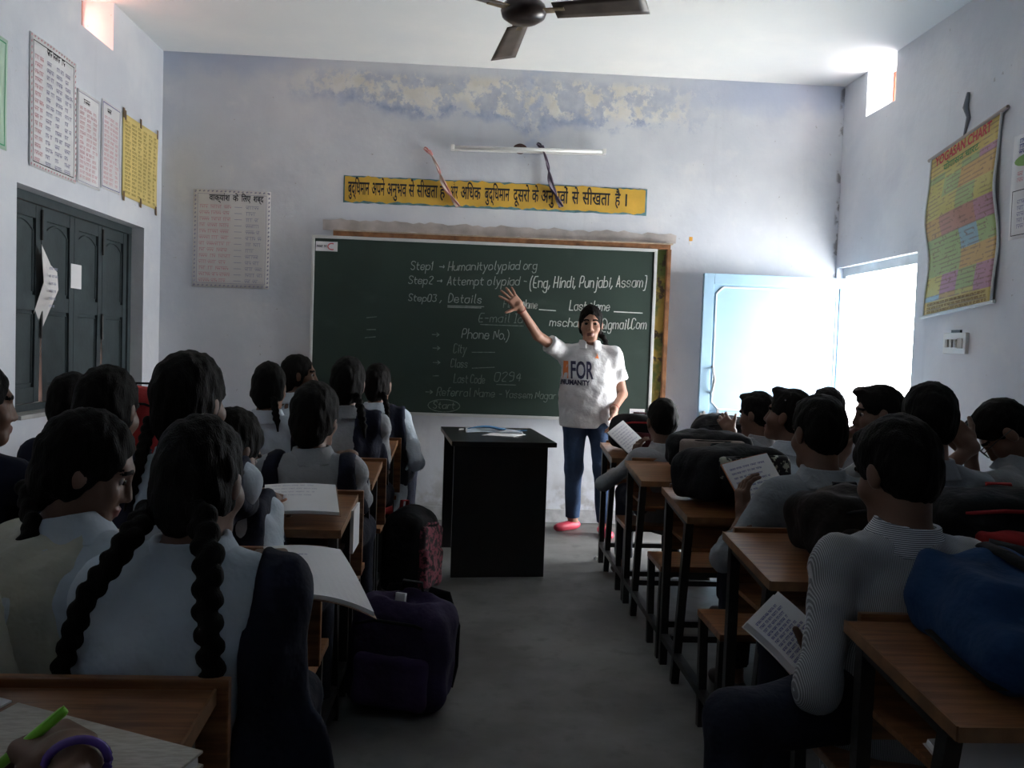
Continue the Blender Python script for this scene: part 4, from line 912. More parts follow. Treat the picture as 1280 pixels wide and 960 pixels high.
# ------------------------------------------------------------------ desks: bench and desk joined by floor rails
def make_desk(xc, far, W, label, group, over=.022):
    r = thing('school_desk', label, 'desk', (xc, far, 0), 0, group); h = W/2
    top = MB(); a, b = -.43, -.012; za, zb_ = .682, .722; tk = .022
    top.add([(-h, a, za-tk), (h, a, za-tk), (h, b, zb_-tk), (-h, b, zb_-tk), (-h, a, za), (h, a, za), (h, b, zb_), (-h, b, zb_)], [(0, 3, 2, 1), (4, 5, 6, 7), (0, 1, 5, 4), (1, 2, 6, 5), (2, 3, 7, 6), (3, 0, 4, 7)])
    t = top.build('desk_top', M_WOOD, r, bevel=.003)
    e = MB()
    for q in (-h-.004, h+.0): e.add([(q, a-.002, za-tk-.002), (q+.004, a-.002, za-tk-.002), (q+.004, b, zb_-tk-.002), (q, b, zb_-tk-.002), (q, a-.002, za+.002), (q+.004, a-.002, za+.002), (q+.004, b, zb_+.002), (q, b, zb_+.002)], [(0, 3, 2, 1), (4, 5, 6, 7), (0, 1, 5, 4), (1, 2, 6, 5), (2, 3, 7, 6), (3, 0, 4, 7)])
    e.box((-h, a-.004, za-tk-.003), (h, a, za+.001)); e.build('edge_band', M_EDGE, t)
    box_obj('front_panel', (-h-over, -.010, .42 if over > 0 else .46), (h+over, .010, .736), M_WOOD, r, .003)
    box_obj('book_shelf', (-h+.03, -.40, .545), (h-.03, -.015, .56), M_WOOD, r, .002)
    for sx in (-1, 1):
        x = sx*(h-(.028 if over > 0 else .016)); MB().bar((x, -.075, .69), (x, -.075, 0), .030, .030, (0, 1, 0)).build('front_leg', M_IRON, r)
        MB().bar((x, -.385, .655), (x, -.27, 0), .030, .030, (0, 1, 0)).build('rear_leg', M_IRON, r)
        MB().bar((x, -.385, .655), (x, -.075, .69), .028, .028).build('top_rail', M_IRON, r)
        MB().bar((x, -.09, .115), (x, -.845, .115), .028, .028).build('floor_rail', M_IRON, r)
        MB().bar((x, -.62, .37), (x, -.645, 0), .028, .028, (0, 1, 0)).build('bench_leg', M_IRON, r); MB().bar((x, -.842, .37), (x, -.825, 0), .028, .028, (0, 1, 0)).build('bench_leg', M_IRON, r)
    for y, z in ((-.10, .115), (-.735, .115), (-.735, .352)): MB().bar((-h+.04, y, z), (h-.04, y, z), .026, .026).build('cross_rail', M_IRON, r)
    box_obj('bench_seat', (-h, -.862, .372), (h, -.60, .396), M_WOOD, r, .003)
    return r
ROW = ['front', 'second', 'third', 'fourth', 'fifth', 'sixth']
DR = [5.07, 4.27, 3.45, 2.61, 1.75]; DLf = [5.74, 4.86, 3.98, 3.10, 2.22, 1.35]
for i, y in enumerate(DR):
    make_desk(.83+.80, y, 1.60, ['brown desk with attached bench, frontmost of the right-hand row', 'brown desk with attached bench, second from the front in the right-hand row', 'brown desk in the right-hand row carrying the black bag with pale print', 'brown desk in the right-hand row carrying the dark brown bag', 'brown desk carrying the blue bag, nearest in the right-hand row'][i], 'right-hand row of school desks', -.035)
for i, y in enumerate(DLf):
    make_desk(-.385-.80, y, 1.60, ['brown desk with attached bench, frontmost of the left-hand row', 'brown desk with attached bench, second from the front in the left-hand row', 'brown desk with attached bench, third from the front in the left-hand row', 'brown desk in the left-hand row under the tilted notebook', 'brown desk in the left-hand row under the large curling notebook', 'brown desk in the near left corner under the cloth-covered notebook'][i], 'left-hand row of school desks')
# ------------------------------------------------------------------ teacher's table
tr_ = math.radians(6); root = thing('teacher_table', 'black laminate teacher table with overhanging top in front of the chalkboard', 'table', (.17, 4.98, 0), tr_)
w2, d2 = .262, .36
box_obj('table_top', (-w2-.02, -d2-.05, .735), (w2+.04, d2+.04, .762), M_TABLE, root, .004)
box_obj('end_panel', (-w2, -d2, 0), (w2, -d2+.03, .735), M_TABLE, root, .002); box_obj('end_panel', (-w2, d2-.03, 0), (w2, d2, .735), M_TABLE, root, .002)
box_obj('side_panel', (.05, -d2+.03, .25), (.075, d2-.03, .735), M_TABLE, root)
def on_table(x, y, z=0): c, s_ = math.cos(tr_), math.sin(tr_); return (.17+x*c-y*s_, 4.98+x*s_+y*c, .762+z)
# ------------------------------------------------------------------ notebooks, papers and pens
def notebook(label, o, e1, e2, th=.008, cover=None, bend=None, nrow=10, ink=None, name='notebook', rowh=.0065, margins=(.08, .92, .08, .94)):
    """o = corner, e1 along the lines of writing, e2 down the page"""
    o, e1, e2 = Vector(o), Vector(e1), Vector(e2); n = e2.cross(e1).normalized()
    if n.z < 0: n = -n
    root = thing(name, label, 'notebook', o); W, H = e1.length, e2.length
    bend = bend or (lambda u, v: .004*math.sin(PI*u))
    pt = lambda u, v, k: o+e1*u+e2*v+n*(bend(u, v)+k)
    mb = MB(); mb.grid(lambda u, v: pt(u, v, 0), 12, 8, 0)
    k = len(mb.v); mb.add([pt(i/12, j/8, -th) for i in range(13) for j in range(9)], [(i*9+j, i*9+j+1, (i+1)*9+j+1, (i+1)*9+j) for i in range(12) for j in range(8)])
    rim = [i*9 for i in range(13)]+[12*9+j for j in range(1, 9)]+[i*9+8 for i in range(11, -1, -1)]+[j for j in range(7, 0, -1)]
    mb.f += [(rim[q], rim[(q+1) % len(rim)], rim[(q+1) % len(rim)]+k, rim[q]+k) for q in range(len(rim))]; mb.mi += [0]*len(rim)
    place(mb.build('pages', M_PAPER), root)
    if cover is not None:
        mb = MB(); mb.grid(lambda u, v: pt(-.02+1.04*u, -.02+1.04*v, -th-.0005), 12, 8, .0015); place(mb.build('cover', cover), root)
    if nrow:
        ls = []; x0, x1, y0, y1 = margins
        for r in range(nrow): ls += scribble_line(x0*W, x1*W*random.uniform(.75, 1), -(y0+(y1-y0)*(r+.8)/nrow)*H, rowh)
        place(stroke_mesh(ls, lambda x, y: pt(x/W, -y/H, .0012), .0014).build('handwriting', ink or M_GREYINK), root)
    return root
M_COVER = mat('brown_notebook_cover', (.18, .10, .06), .5); M_OCOVER = mat('orange_notebook_cover', (.55, .18, .06), .5)
notebook('open notebook propped on the left desk behind the girl with wide navy shoulder bands', (-.684, 2.93, .778), (.242, 0, .006), (.05, -.235, -.052), .012, M_COVER, lambda u, v: .006*math.sin(PI*u)+.004*v, 4, M_GREYINK, rowh=.008, margins=(.1, .9, .02, .5))
notebook('large blank notebook with curling pages overhanging the left desk edge', (-.50, 2.14, .756), (.20, -.04, .0), (.125, -.375, -.008), .010, M_COVER, lambda u, v: .012*math.sin(PI*u*.8)-.028*u*u*v*v, 1, M_BLUEINK, rowh=.006, margins=(.4, .62, .0, .3))
notebook('white notebook held up by the frontmost boy on the right', (.784, 4.57, .831), (.105, .11, .061), (.121, -.053, -.112), .006, M_BLACKC, None, 9, M_GREYINK)
notebook('written notebook with orange cover held up by a boy in the right row', (.935, 2.98, .885), (.173, .03, .042), (.075, -.14, -.180), .008, M_OCOVER, None, 11, M_BLUEINK)
notebook('thick notebook of dense blue handwriting held low by the boy in striped shirt', (.708, 2.0, .628), (.112, .10, .050), (.105, -.08, -.098), .022, M_PAPER2, lambda u, v: .006*math.sin(PI*v), 12, M_BLUEINK, rowh=.006)
notebook('open notebook lying on the desk before the boy beside the doorway', (1.60, 4.10, .725), (.24, 0, 0), (0, -.20, -.016), .010, M_COVER, None, 6, M_GREYINK)
notebook('narrow notebook lying slanted on the far left desk', (-1.95, 3.93, .735), (.20, .05, 0), (.05, -.26, -.02), .010, M_NAVY, None, 5, M_GREYINK)
notebook('notebook lying on the left desk by the window wall', (-1.58, 3.04, .728), (.22, .10, 0), (.06, -.24, -.018), .010, M_NAVY, None, 3, M_GREYINK)
notebook('white exercise book standing in the shelf at the desk side, left row', (-.372, 2.90, .700), (0, .16, 0), (0.0, .0, -.15), .012, None, lambda u, v: 0, 0)
# the near notebook in the left corner
root = thing('covered_notebook', 'cloth-textured beige notebook in the near left corner under the writing hand', 'notebook', (-.45, 1.0, .74))
_c = NB('woven_beige_paper', .85); _h = _c.noise(1.0, 4, _c.vmul((40, 220, 40))); _c.color(_c.mix(_c.ramp(_h, .35, .65), (.44, .40, .34), (.56, .52, .46))); _c.bump(_h, .3, .001); M_WEAVE = _c.m
o, e1, e2 = Vector((-.640, 1.245, .735)), Vector((.305, -.125, -.008)), Vector((-.09, -.22, -.021)); n = e2.cross(e1).normalized(); n = n if n.z > 0 else -n
mb = MB(); mb.poly([o, o+e1, o+e1+e2, o+e2], n*.004); place(mb.build('cover', M_WEAVE, None, bevel=.001), root)
mb = MB(); p = o-n*.016; mb.poly([p+e1*.01+e2*.02, p+e1*.985+e2*.02, p+e1*.985+e2, p+e1*.01+e2], n*.0155); place(mb.build('pages', M_PAPER2), root)
mb = MB(); mb.poly([p-n*.004, p+e1-n*.004, p+e1+e2-n*.004, p+e2-n*.004], n*.0038); place(mb.build('back_cover', M_WEAVE), root)
mb = MB(); q = o-e1*.42+n*.005+e2*.02; mb.poly([q+e1*.12, q+e1*.40, q+e1*.40+e2, q+e1*.12+e2], n*.003); root2 = thing('loose_page', 'written loose page beside the near beige notebook', 'paper', (-.65, 1.1, .74)); place(mb.build('paper_sheet', M_PAPER2), root2)
ls = []
for k in range(6): ls += scribble_line(.05, .085, -.03-.03*k, .006)
place(stroke_mesh(ls, lambda x, y: q+e1.normalized()*x+e2.normalized()*(-y)+n*.0034, .0014).build('handwriting', M_BLUEINK), root2)
# ------------------------------------------------------------------ things on the teacher's table
rt = thing('plastic_folder', 'crumpled blue and clear plastic folder lying on the black teacher table', 'folder', on_table(.03, .02))
M_CLEAR = mat('milky_plastic', (.55, .62, .70), .2, .2, 10); M_BLUEPL = mat('blue_plastic', (.08, .22, .42), .25, .2, 10)
mb = MB(); mb.grid(lambda u, v: on_table(-.16+.34*u, .02+.14*v+.03*math.sin(u*4), .006+.022*abs(math.sin(u*5+v*3))*math.sin(PI*v)), 24, 8, .0015); place(mb.build('clear_sleeve', M_CLEAR, None, True), rt)
mb = MB(); mb.tube([on_table(-.15+.36*t, .03+.05*math.sin(t*3), .026+.012*math.sin(t*6)) for t in [i/16 for i in range(17)]], [.004+.012*math.sin(PI*i/16) for i in range(17)], 8, flat=.5); place(mb.build('blue_spine', M_BLUEPL, None, True), rt)
rt = thing('paper_sheet', 'white paper sheets lying flat under the folder on the teacher table', 'paper', on_table(0, -.12))
mb = MB(); mb.poly([on_table(-.08, -.10, .001), on_table(.10, -.16, .001), on_table(.19, -.02, .001), on_table(-.0, .03, .001)], (0, 0, .003)); place(mb.build('sheet', M_PAPER), rt)
rt = thing('chalk_piece', 'short white chalk piece lying on the left of the teacher table', 'chalk', on_table(-.18, .16)); mb = MB(); mb.tube([on_table(-.19, .16, .0065), on_table(-.16, .17, .0065)], .006); place(mb.build('stick', M_CHALKB), rt)
rt = thing('paper_ball', 'tiny crumpled paper scrap on the cement floor by the teacher', 'paper', (.83, 5.05, 0)); v, f = field_mesh([ell((0, 0, .012), (.018, .014, .012))], .004, disp=wob(.003, 400)); np_mesh('crumple', [(v, f)], M_PAPER, rt)
def pen(label, a, b, m, m2, r=.0045):
    a, b = Vector(a), Vector(b); root = thing('pen', label, 'pen', a); d = (b-a)
    mb = MB(); mb.tube([a+d*.10, a+d*.96, b], [r, r, r*.8], 10); place(mb.build('barrel', m, None, True), root)
    mb = MB(); mb.tube([a, a+d*.10], [r*.25, r], 10); place(mb.build('tip', m2, None, True), root)
    mb = MB(); mb.bar(a+d*.72+Vector((0, -.004, r*.9)), b+Vector((0, -.004, r*.9)), .003, .0015); place(mb.build('clip', m, None), root)
# ------------------------------------------------------------------ bags
def bag(label, c, size, R=None, body=None, pocket=None, trim=None, pockets=1, slump=.3, straps=True, zipc=None, name='school_bag', flap=False, side=None, h=.009, gape=False):
    """soft bag: c = centre of base, size (w, d, h), local -y is the front"""
    R = rotm() if R is None else R; w, d, hh = size; c = V3(c); L = lambda x, y, z: c+R @ V3(x, y, z)
    root = thing(name, label, 'bag', tuple(c)); body = body or M_BLACKC; trim = trim or M_BLACKC; rd = min(w, d, hh)*.28
    pr = [rbox(L(0, 0, hh*.45), V3(w/2-rd, d/2-rd, hh*.45-rd), rd, R, .04), ell(L(0, -.02*d, hh*.78), (w*.44, d*.42, hh*.24), R, .06)]
    if gape: pr.append(ell(L(0, 0, hh*1.02), (w*.36, d*.26, hh*.14), R, .02, 's'))
    v, f = field_mesh(pr, h, disp=wob(.012*slump, 30, c[0]*9)); np_mesh('bag_body', [(v-c, f)], body, root)
    if pockets:
        pr = [rbox(L(0, -d/2-.004, hh*.30), V3(w*.36-.02, .012, hh*.22-.02), .022, R, .02)]
        v, f = field_mesh(pr, h, disp=wob(.004, 40)); np_mesh('front_pocket', [(v-c, f)], pocket or body, root)
    if side is not None:
        pr = [rbox(L(0, -d/2+.012, hh*.62), V3(w*.34, .012, hh*.12), .02, R, .02)]; v, f = field_mesh(pr, h); np_mesh('print_panel', [(v-c, f)], side, root)
    mb = MB(); zz = hh*.80; mb.tube([L(-w*.47, -d*.10, zz*.75)-c, L(-w*.40, -d*.44, zz*.93)-c, L(-w*.2, -d*.53, zz*1.02)-c, L(w*.2, -d*.53, zz*1.02)-c, L(w*.40, -d*.44, zz*.93)-c, L(w*.47, -d*.10, zz*.75)-c], .006, 6); mb.build('zipper', zipc or trim, root, True)
    mb = MB(); mb.tube([L(-.04, d*.25, hh*.94)-c, L(-.035, d*.25, hh*1.05)-c, L(.035, d*.25, hh*1.05)-c, L(.04, d*.25, hh*.94)-c], .010, 8, flat=.5); mb.build('grab_handle', trim, root, True)
    if straps:
        for sx in (-1, 1):
            mb = MB(); mb.tube([L(sx*.05, d*.45, hh*.93)-c, L(sx*.10, d*.62, hh*.90)-c, L(sx*.14, d*.72, hh*.6)-c, L(sx*w*.42, d*.6, hh*.25)-c, L(sx*w*.40, d*.48, hh*.08)-c], .024, 8, flat=.3, nrm=tuple(R[:, 1])); mb.build('shoulder_strap', trim, root, True)
    return root
M_PURPLE = fabric('dark_purple_nylon', (.030, .020, .055), .25); M_PURPLE2 = fabric('purple_nylon_pocket', (.045, .026, .075), .25); M_REDB = fabric('red_nylon', (.34, .030, .030), .2)
_c = NB('pink_floral_print', .8); _c.color(_c.mix(_c.ramp(_c.noise(38, 4), .45, .55), (.03, .012, .018), (.28, .06, .09))); M_FLORAL = _c.m
M_BBROWN = fabric('dark_brown_nylon', (.018, .013, .012), .3); M_BLUEBAG = fabric('royal_blue_nylon', (.012, .040, .110), .15); M_GREYP = fabric('beige_grey_panel', (.24, .20, .18), .1)
_c = NB('pale_leaf_print', .7); _c.color(_c.mix(_c.ramp(_c.noise(30, 3), .52, .56), (.010, .010, .012), (.42, .43, .33))); M_LEAFP = _c.m
bag('dark purple backpack standing open on the floor at the aisle', (-.205, 2.98, 0), (.36, .24, .40), rotm(-14, 0, 3), M_PURPLE, M_PURPLE2, M_BLACKC, 1, .5, gape=True)
r_ = thing('tucked_paper', 'white papers sticking out of the open purple backpack', 'paper', (-.2, 3.0, .3)); mb = MB(); mb.poly([(-.235, 2.93, .20), (-.205, 2.90, .20), (-.19, 2.93, .405), (-.225, 2.96, .40)], (.006, .006, 0)); place(mb.build('sheet', M_PAPER2), r_)
bag('red and black backpack with pink floral pocket standing on the floor', (-.275, 4.33, 0), (.32, .22, .44), rotm(70, 0, 9), M_BLACKC, M_FLORAL, M_REDB, 1, .4, zipc=M_FLORAL, side=M_FLORAL)
bag('black bag with pale leaf print lying on the third right-hand desk', (1.06, 3.24, .720), (.42, .28, .20), rotm(20, -6, 0), M_BLACKC, M_BLACKC, M_BLACKC, 1, .5, False, side=M_LEAFP)
bag('black bag with a beige panel on the second right-hand desk', (1.20, 4.06, .720), (.40, .26, .18), rotm(-8, 0, 0), M_BLACKC, M_GREYP, M_BLACKC, 1, .5, False, side=M_GREYP)
bag('dark bag held on the front desk near the pale blue door', (1.50, 4.84, .720), (.34, .22, .20), rotm(12), M_BLACKC, M_BBROWN, M_BLACKC, 1, .8, False)
bag('black bag with red edging in front of the frontmost boy on the right', (1.03, 4.86, .720), (.36, .20, .19), rotm(0), M_BLACKC, M_MAROON, M_MAROON, 1, .4, False, zipc=M_REDB)
bag('dark brown bag leaning behind the boy holding the orange notebook', (1.14, 2.36, .714), (.34, .26, .19), rotm(8), M_BBROWN, M_BBROWN, M_BLACKC, 1, .7, False)
bag('black bag with red panels beside the striped shirt boy', (1.60, 2.36, .714), (.46, .26, .20), rotm(-4), M_BLACKC, M_REDB, M_REDB, 1, .4, False)
bag('red bag with dark top between the girls heads near the window', (-1.42, 3.74, .71), (.30, .20, .34), rotm(0), M_REDB, M_REDB, M_BLACKC, 0, .3, False)
# blue bag with black straps, lying on the nearest right-hand desk
cb = V3(1.225, 1.54, .706); Rb = rotm(-5, 0, 0); root = thing('school_bag', 'large slumped royal blue bag with black straps on the nearest right-hand desk', 'bag', tuple(cb))
Lb = lambda x, y, z: cb+Rb @ V3(x, y, z)
pr = [rbox(Lb(0, 0, .055), V3(.24, .15, .012), .042, Rb, .04), rbox(Lb(-.02, .05, .115), V3(.20, .09, .012), .030, Rb @ rotm(0, 4, 4), .05), cone(Lb(-.25, .13, .09), Lb(-.255, .15, .165), .04, .018, .05), ell(Lb(-.12, .14, .155), (.07, .035, .035), Rb, .04), ell(Lb(.06, .10, .14), (.16, .06, .03), Rb, .04)]
v, f = field_mesh(pr, .007, disp=wob(.005, 24)); bagb = np_mesh('bag_body', [(v-cb, f)], M_BLUEBAG, root)
bvh = BVHTree.FromPolygons([tuple(q) for q in (v-cb)], [tuple(q) for q in f])
def drape(pts, r, m, name, par, flat=.3):
    out = []
    for p in pts:
        hit = bvh.find_nearest(Vector(p)); out.append(hit[0]+hit[1]*.003)
    sm = [out[0]]
    for a, b in zip(out[:-1], out[1:]): sm += [a.lerp(b, .5), b]
    mb = MB(); mb.tube([bvh.find_nearest(q)[0]+bvh.find_nearest(q)[1]*.004 for q in sm], r, 8, flat=flat, nrm=(0, -.5, .85)); mb.build(name, m, par, True)
lb = lambda x, y, z: tuple(Rb @ V3(x, y, z))
drape([lb(-.14, .17, .22), lb(-.10, .05, .22), lb(-.06, -.06, .2), lb(-.03, -.16, .12), lb(.03, -.20, .06)], .020, M_BLACKC, 'strap', root)
drape([lb(-.12, .18, .22), lb(.0, .10, .26), lb(.12, .02, .22), lb(.26, -.06, .16)], .022, M_BLACKC, 'strap', root)
drape([lb(-.32, .06, .02), lb(-.27, -.17, .02), lb(0, -.22, .02), lb(.2, -.22, .02)], .012, M_BLACKC, 'piping', root)
zp = V3(.985, 1.44, .712)
for dx, dz in ((-.012, .012), (.014, .0)):
    mb = MB(); a = Vector(Lb(-.19+dx*2, -.195, .045))-Vector(cb); mb.tube([a, a+Vector((-.004+dx*.3, -.016, -.012)), a+Vector((.004+dx, -.026, -.036))], [.006, .004, .005], 8, flat=.5); mb.build('zip_pull', M_STEEL, root, True)
notebook('white exercise book lying in the shelf of the nearest right-hand desk', (.85, 1.44, .605), (.24, .02, -.004), (.012, -.10, -.030), .012, M_PAPER2, None, 0)
# ------------------------------------------------------------------ people
SEAT = .396; PZ = SEAT+.096
GL_ = 'girls on the left benches'; GR_ = 'boys on the right benches'
U3 = V3(0, 0, 1)
# the teacher
T = make_person('woman teacher in white polo and blue jeans pointing at the chalkboard', (.845, 5.80, .86), (.848, 5.80, 1.462), hyaw=172, hpitch=-4, byaw=174, s=1.0, hs=1.0, standing=True,
    shirt=M_POLO, trousers=M_JEANS, skin=M_SKINT, sleeve=(.62, 0), hair='girl', hem=.115, girth=1.08, shw=.168, collar=True, shoe=M_PINKSHOE, eyes=True, near=True,
    feet=[(.785, 5.90, 0), (.985, 5.74, 0), (-.85, -.5, 0), (.15, -1, 0)], braids=[(.02, (-.05, -.09, -.05), (.96, 5.86, 1.36), (.985, 5.86, 1.28))],
    hands={'R': dict(w=(.305, 5.55, 1.572), f=(-.55, -.2, .60), n=(.25, -1.0, .2), curl=(4, 6, 5), spread=.22, thumb=(.95, .35, 0), tcurl=.05, pole=(0, .3, -1)),
           'L': dict(w=(1.01, 5.66, .885), f=(-.05, -.12, -1), n=(.95, -.25, 0), curl=(18, 25, 18), pole=(.5, .9, 0))})
tv = T['shirt'].data; tb = BVHTree.FromPolygons([tuple(v.co) for v in tv.vertices], [tuple(p.vertices) for p in tv.polygons])
def on_shirt(x, z, out=.0025):
    o = Vector((x-T['org'][0], -1.5, z)); h = tb.ray_cast(o, Vector((0, 1, 0))); p = h[0] if h[0] else Vector((o.x, -.15, z)); return (p.x, p.y-out, p.z)
def shirt_text(txt, x0, w, z, hgt, m, bold):
    vs, fs, a, b = text_mesh(txt, hgt, bold); k = w/(b-a)
    mb = MB(); mb.add([on_shirt(x0+(v[0]-a)*k, z+v[1]) for v in vs], fs); mb.build('shirt_print', m, T['root'])
shirt_text('FOR', .715, .150, 1.085, .165, M_DARKPRINT, .004)
shirt_text('1', .668, .032, 1.085, .165, M_ORANGE, .003)
shirt_text('HUMANITY', .655, .185, 1.040, .046, M_DARKPRINT, .002)
mb = MB(); mb.add([on_shirt(.875, 1.228), on_shirt(.905, 1.222), on_shirt(.892, 1.262), on_shirt(.888, 1.24)], [(0, 1, 2, 3)]); mb.build('chest_emblem', M_ORANGE, T['root'])
for c in ('R', 'L'):
    sd = 1 if c == 'R' else -1; S_, E_, W_ = T['arm'][sd]; ax = nrm(W_-E_); a = nrm(np.cross(ax, U3+V3(.3, .2, 0))); b = np.cross(ax, a); p = W_-ax*.01-T['org']
    mb = MB(); mb.tube([p+(a*math.cos(t)+b*math.sin(t))*.030 for t in [i*PI/8 for i in range(17)]], .003, 6); mb.build('bracelet', mat('red_thread', (.35, .08, .06), .6), T['root'], True)

def rest(p, sd, dx=.12, dy=.40, z=.80): return V3(p[0]+sd*dx, p[1]+dy, z)
def girl(label, pel, head, **k):
    k.setdefault('dupatta', two_bands()); k.setdefault('group', GL_); return make_person(label, (*pel, PZ), head, **k)
def boy(label, pel, head, **k):
    k.setdefault('shirt', M_SHIRTP); k.setdefault('group', GR_); k.setdefault('collar', True); return make_person(label, (*pel, PZ), head, girl=False, hair='boy', **k)
# near girls
girl('girl in light blue with two long braids down her back, nearest on the left', (-.475, 1.50), (-.478, 1.56, 1.02), s=.98, hs=.90, near=True, hyaw=-14, hpitch=-14, girth=1.16, shw=.146, hem=.05, collar=True,
     braids=[(.021, (-.062, -.07, -.07), (-.552, 1.425, .945), (-.618, 1.40, .84), (-.658, 1.40, .70)), (.024, (.055, -.085, -.06), (-.415, 1.395, .925), (-.405, 1.362, .84), (-.392, 1.362, .69))],
     hands={'R': dict(w=(-.42, 1.86, .785), f=(-.2, 1, 0), n=U3, pole=(.2, -.6, -.9)), 'L': dict(w=(-.56, 1.86, .785), f=(.2, 1, 0), n=U3, pole=(-.3, -.6, -.9))},
     dupatta=two_bands(.130, .06, .50, (1,), hang=[((-.335, 1.50, .80), (-.27, 1.47, .34), .042, .10)], left=.175, ext=(.40, .3)), knee_out=.02)
def beige(i):
    def fn(X, Y, Z):
        lx = (X-i['Nk'][0])*i['R'][0]+(Y-i['Nk'][1])*i['R'][1]; dz = i['Nk'][2]-Z
        return np.maximum(lx-(.085+.38*dz), dz-.42)+0*X+0*Y
    return [(M_BEIGE, fn, [cone((-.83, 1.44, .86), (-.80, 1.40, .55), .06, .11, .05, (V3(0, 1, 0), .5))], 'dupatta')]
girl('girl with an off-white dupatta bending to the right, far left foreground', (-.86, 1.52), (-.765, 1.75, 1.005), s=.98, hs=.90, near=True, hyaw=-72, hpitch=-22, byaw=-18, dupatta=beige, hairvol=1.02, collar=True, eyes=True,
     braids=[(.02, (0, -.10, -.08), (-.83, 1.66, .90), (-.85, 1.62, .82))])
girl('dark-clothed girl cut by the left edge of the view', (-1.45, 2.38), (-1.375, 2.44, 1.07), s=.92, hyaw=-50, hpitch=-5, shirt=M_NAVY, dupatta=None)
girl('dark-haired girl behind the off-white dupatta girl, near the shutters', (-1.50, 3.28), (-1.49, 3.28, 1.005), s=.9, hyaw=-6, hpitch=-8)
girl('girl with head down between the shutters and the red bag', (-1.06, 2.40), (-1.02, 2.46, 1.065), s=.92, hyaw=-12, hpitch=-14)
girl('tall girl with thick hair whose head rises above the near girls', (-.84, 2.34), (-.742, 2.32, 1.105), s=.98, hs=1.0, hairvol=1.06, near=True, hyaw=-22, hpitch=-6, collar=True,
     braids=[(.017, (-.07, -.07, -.06), (-.835, 2.22, .97), (-.86, 2.2, .84))], dupatta=two_bands(.10, 0, .4))
girl('girl writing with a pencil, half hidden beside the nearest girl', (-.60, 2.38), (-.70, 2.56, .945), s=.92, hyaw=-38, hpitch=-35, near=True, eyes=True,
     hands={'R': dict(w=(-.645, 2.76, .765), f=(.55, .5, -.25), n=(.35, -.25, .9), curl=(38, 50, 30), tcurl=.6), 'L': dict(w=(-.80, 2.80, .755), f=(.7, .7, 0), n=(0, 0, 1))}, braids=[(.016, (.06, -.08, -.06), (-.62, 2.50, .85), (-.60, 2.46, .74))])
pen('pale orange pencil held by the girl at the propped notebook', (-.655, 2.83, .715), (-.570, 2.74, .765), mat('orange_pencil', (.55, .28, .18), .5), M_BLACKINK, .0042)
# middle girls
girl('girl with light shirt seated by the propped notebook, wide navy bands on her shoulders', (-.585, 3.26), (-.575, 3.28, .985), s=1.0, hs=.98, hyaw=-16, hpitch=-8, shirt=M_SHIRTP, hairvol=1.12, dupatta=two_bands(.105, -.05, .42), collar=True, shw=.152)
girl('girl in light blue shirt with a low tied braid, left of the middle row', (-.965, 4.14), (-.958, 4.16, 1.045), s=.98, hyaw=-8, hpitch=-6, collar=True, dupatta=two_bands(.13, 0, .4), braids=[(.017, (.055, -.08, -.06), (-.90, 4.04, .93), (-.89, 4.03, .88))])
girl('girl turned in profile to the right in front of the chalkboard edge', (-1.00, 5.02), (-.985, 5.04, 1.072), s=.98, hyaw=-82, hpitch=0, byaw=-35, eyes=True, collar=True)
girl('girl with one braid over a navy band, in front of the chalkboard', (-.585, 4.14), (-.575, 4.16, 1.08), s=1.0, hyaw=-10, hpitch=-4, shirt=M_SHIRTP, hairvol=1.06, dupatta=two_bands(.045, -.02, .36, (1,)), collar=True, braids=[(.019, (.065, -.07, -.06), (-.500, 4.03, .97), (-.478, 4.00, .87))], shw=.152)
girl('frontmost girl with a pinned braid and light blue sleeve, beside the chalkboard', (-.505, 5.02), (-.522, 5.04, 1.035), s=1.0, hyaw=-14, hpitch=-4, dupatta=two_bands(.05, -.02, .38, (1,)), collar=True, hem=.12, braids=[(.016, (.06, -.07, -.05), (-.455, 4.92, .90), (-.447, 4.91, .69))], shw=.152,
     hands={'R': dict(w=(-.33, 5.12, .60), f=(-.1, .9, -.4), n=(1, 0, 0), pole=(.4, -.6, -.8))})
# neighbour of the viewer: only her writing hand comes into view
girl('girl at the near left desk whose writing hand shows in the corner', (-.80, .62), (-.80, .70, 1.04), s=1.0, hs=1.0, near=True, dupatta=None, hand_detail=.0025,
     hands={'R': dict(w=(-.455, 1.022, .764), f=(-.76, .62, -.02), n=(.12, -.22, .95), curl=((40, 50, 30), (46, 56, 32), (54, 60, 35), (60, 62, 35)), tcurl=.75, thumb=(.5, .8, -.45), pole=(.55, -.5, -.4)), 'L': dict(w=(-.85, 1.02, .755), f=(.4, .9, 0), n=(0, 0, 1))})
pen('bright green pen in the writing hand at the near left desk', (-.575, 1.045, .733), (-.493, 1.072, .806), mat('bright_green_plastic', (.22, .62, .04), .35), M_IRON, .0066)
root = thing('bangle', 'shiny purple bangle on the writing wrist at the near left desk', 'bangle', (-.45, 1.03, .775))
_ax = Vector((-.35, .9, .05)).normalized(); _a = _ax.cross(Vector((0, 0, 1))).normalized(); _b = _a.cross(_ax); _p = Vector((-.451, 1.01, .766))
mb = MB(); mb.tube([_p+(_a*math.cos(t)*1.1+_b*math.sin(t))*.0315 for t in [i*PI/14 for i in range(29)]], .0055, 8); place(mb.build('ring', mat('purple_glass', (.10, .05, .28), .12), None, True), root)
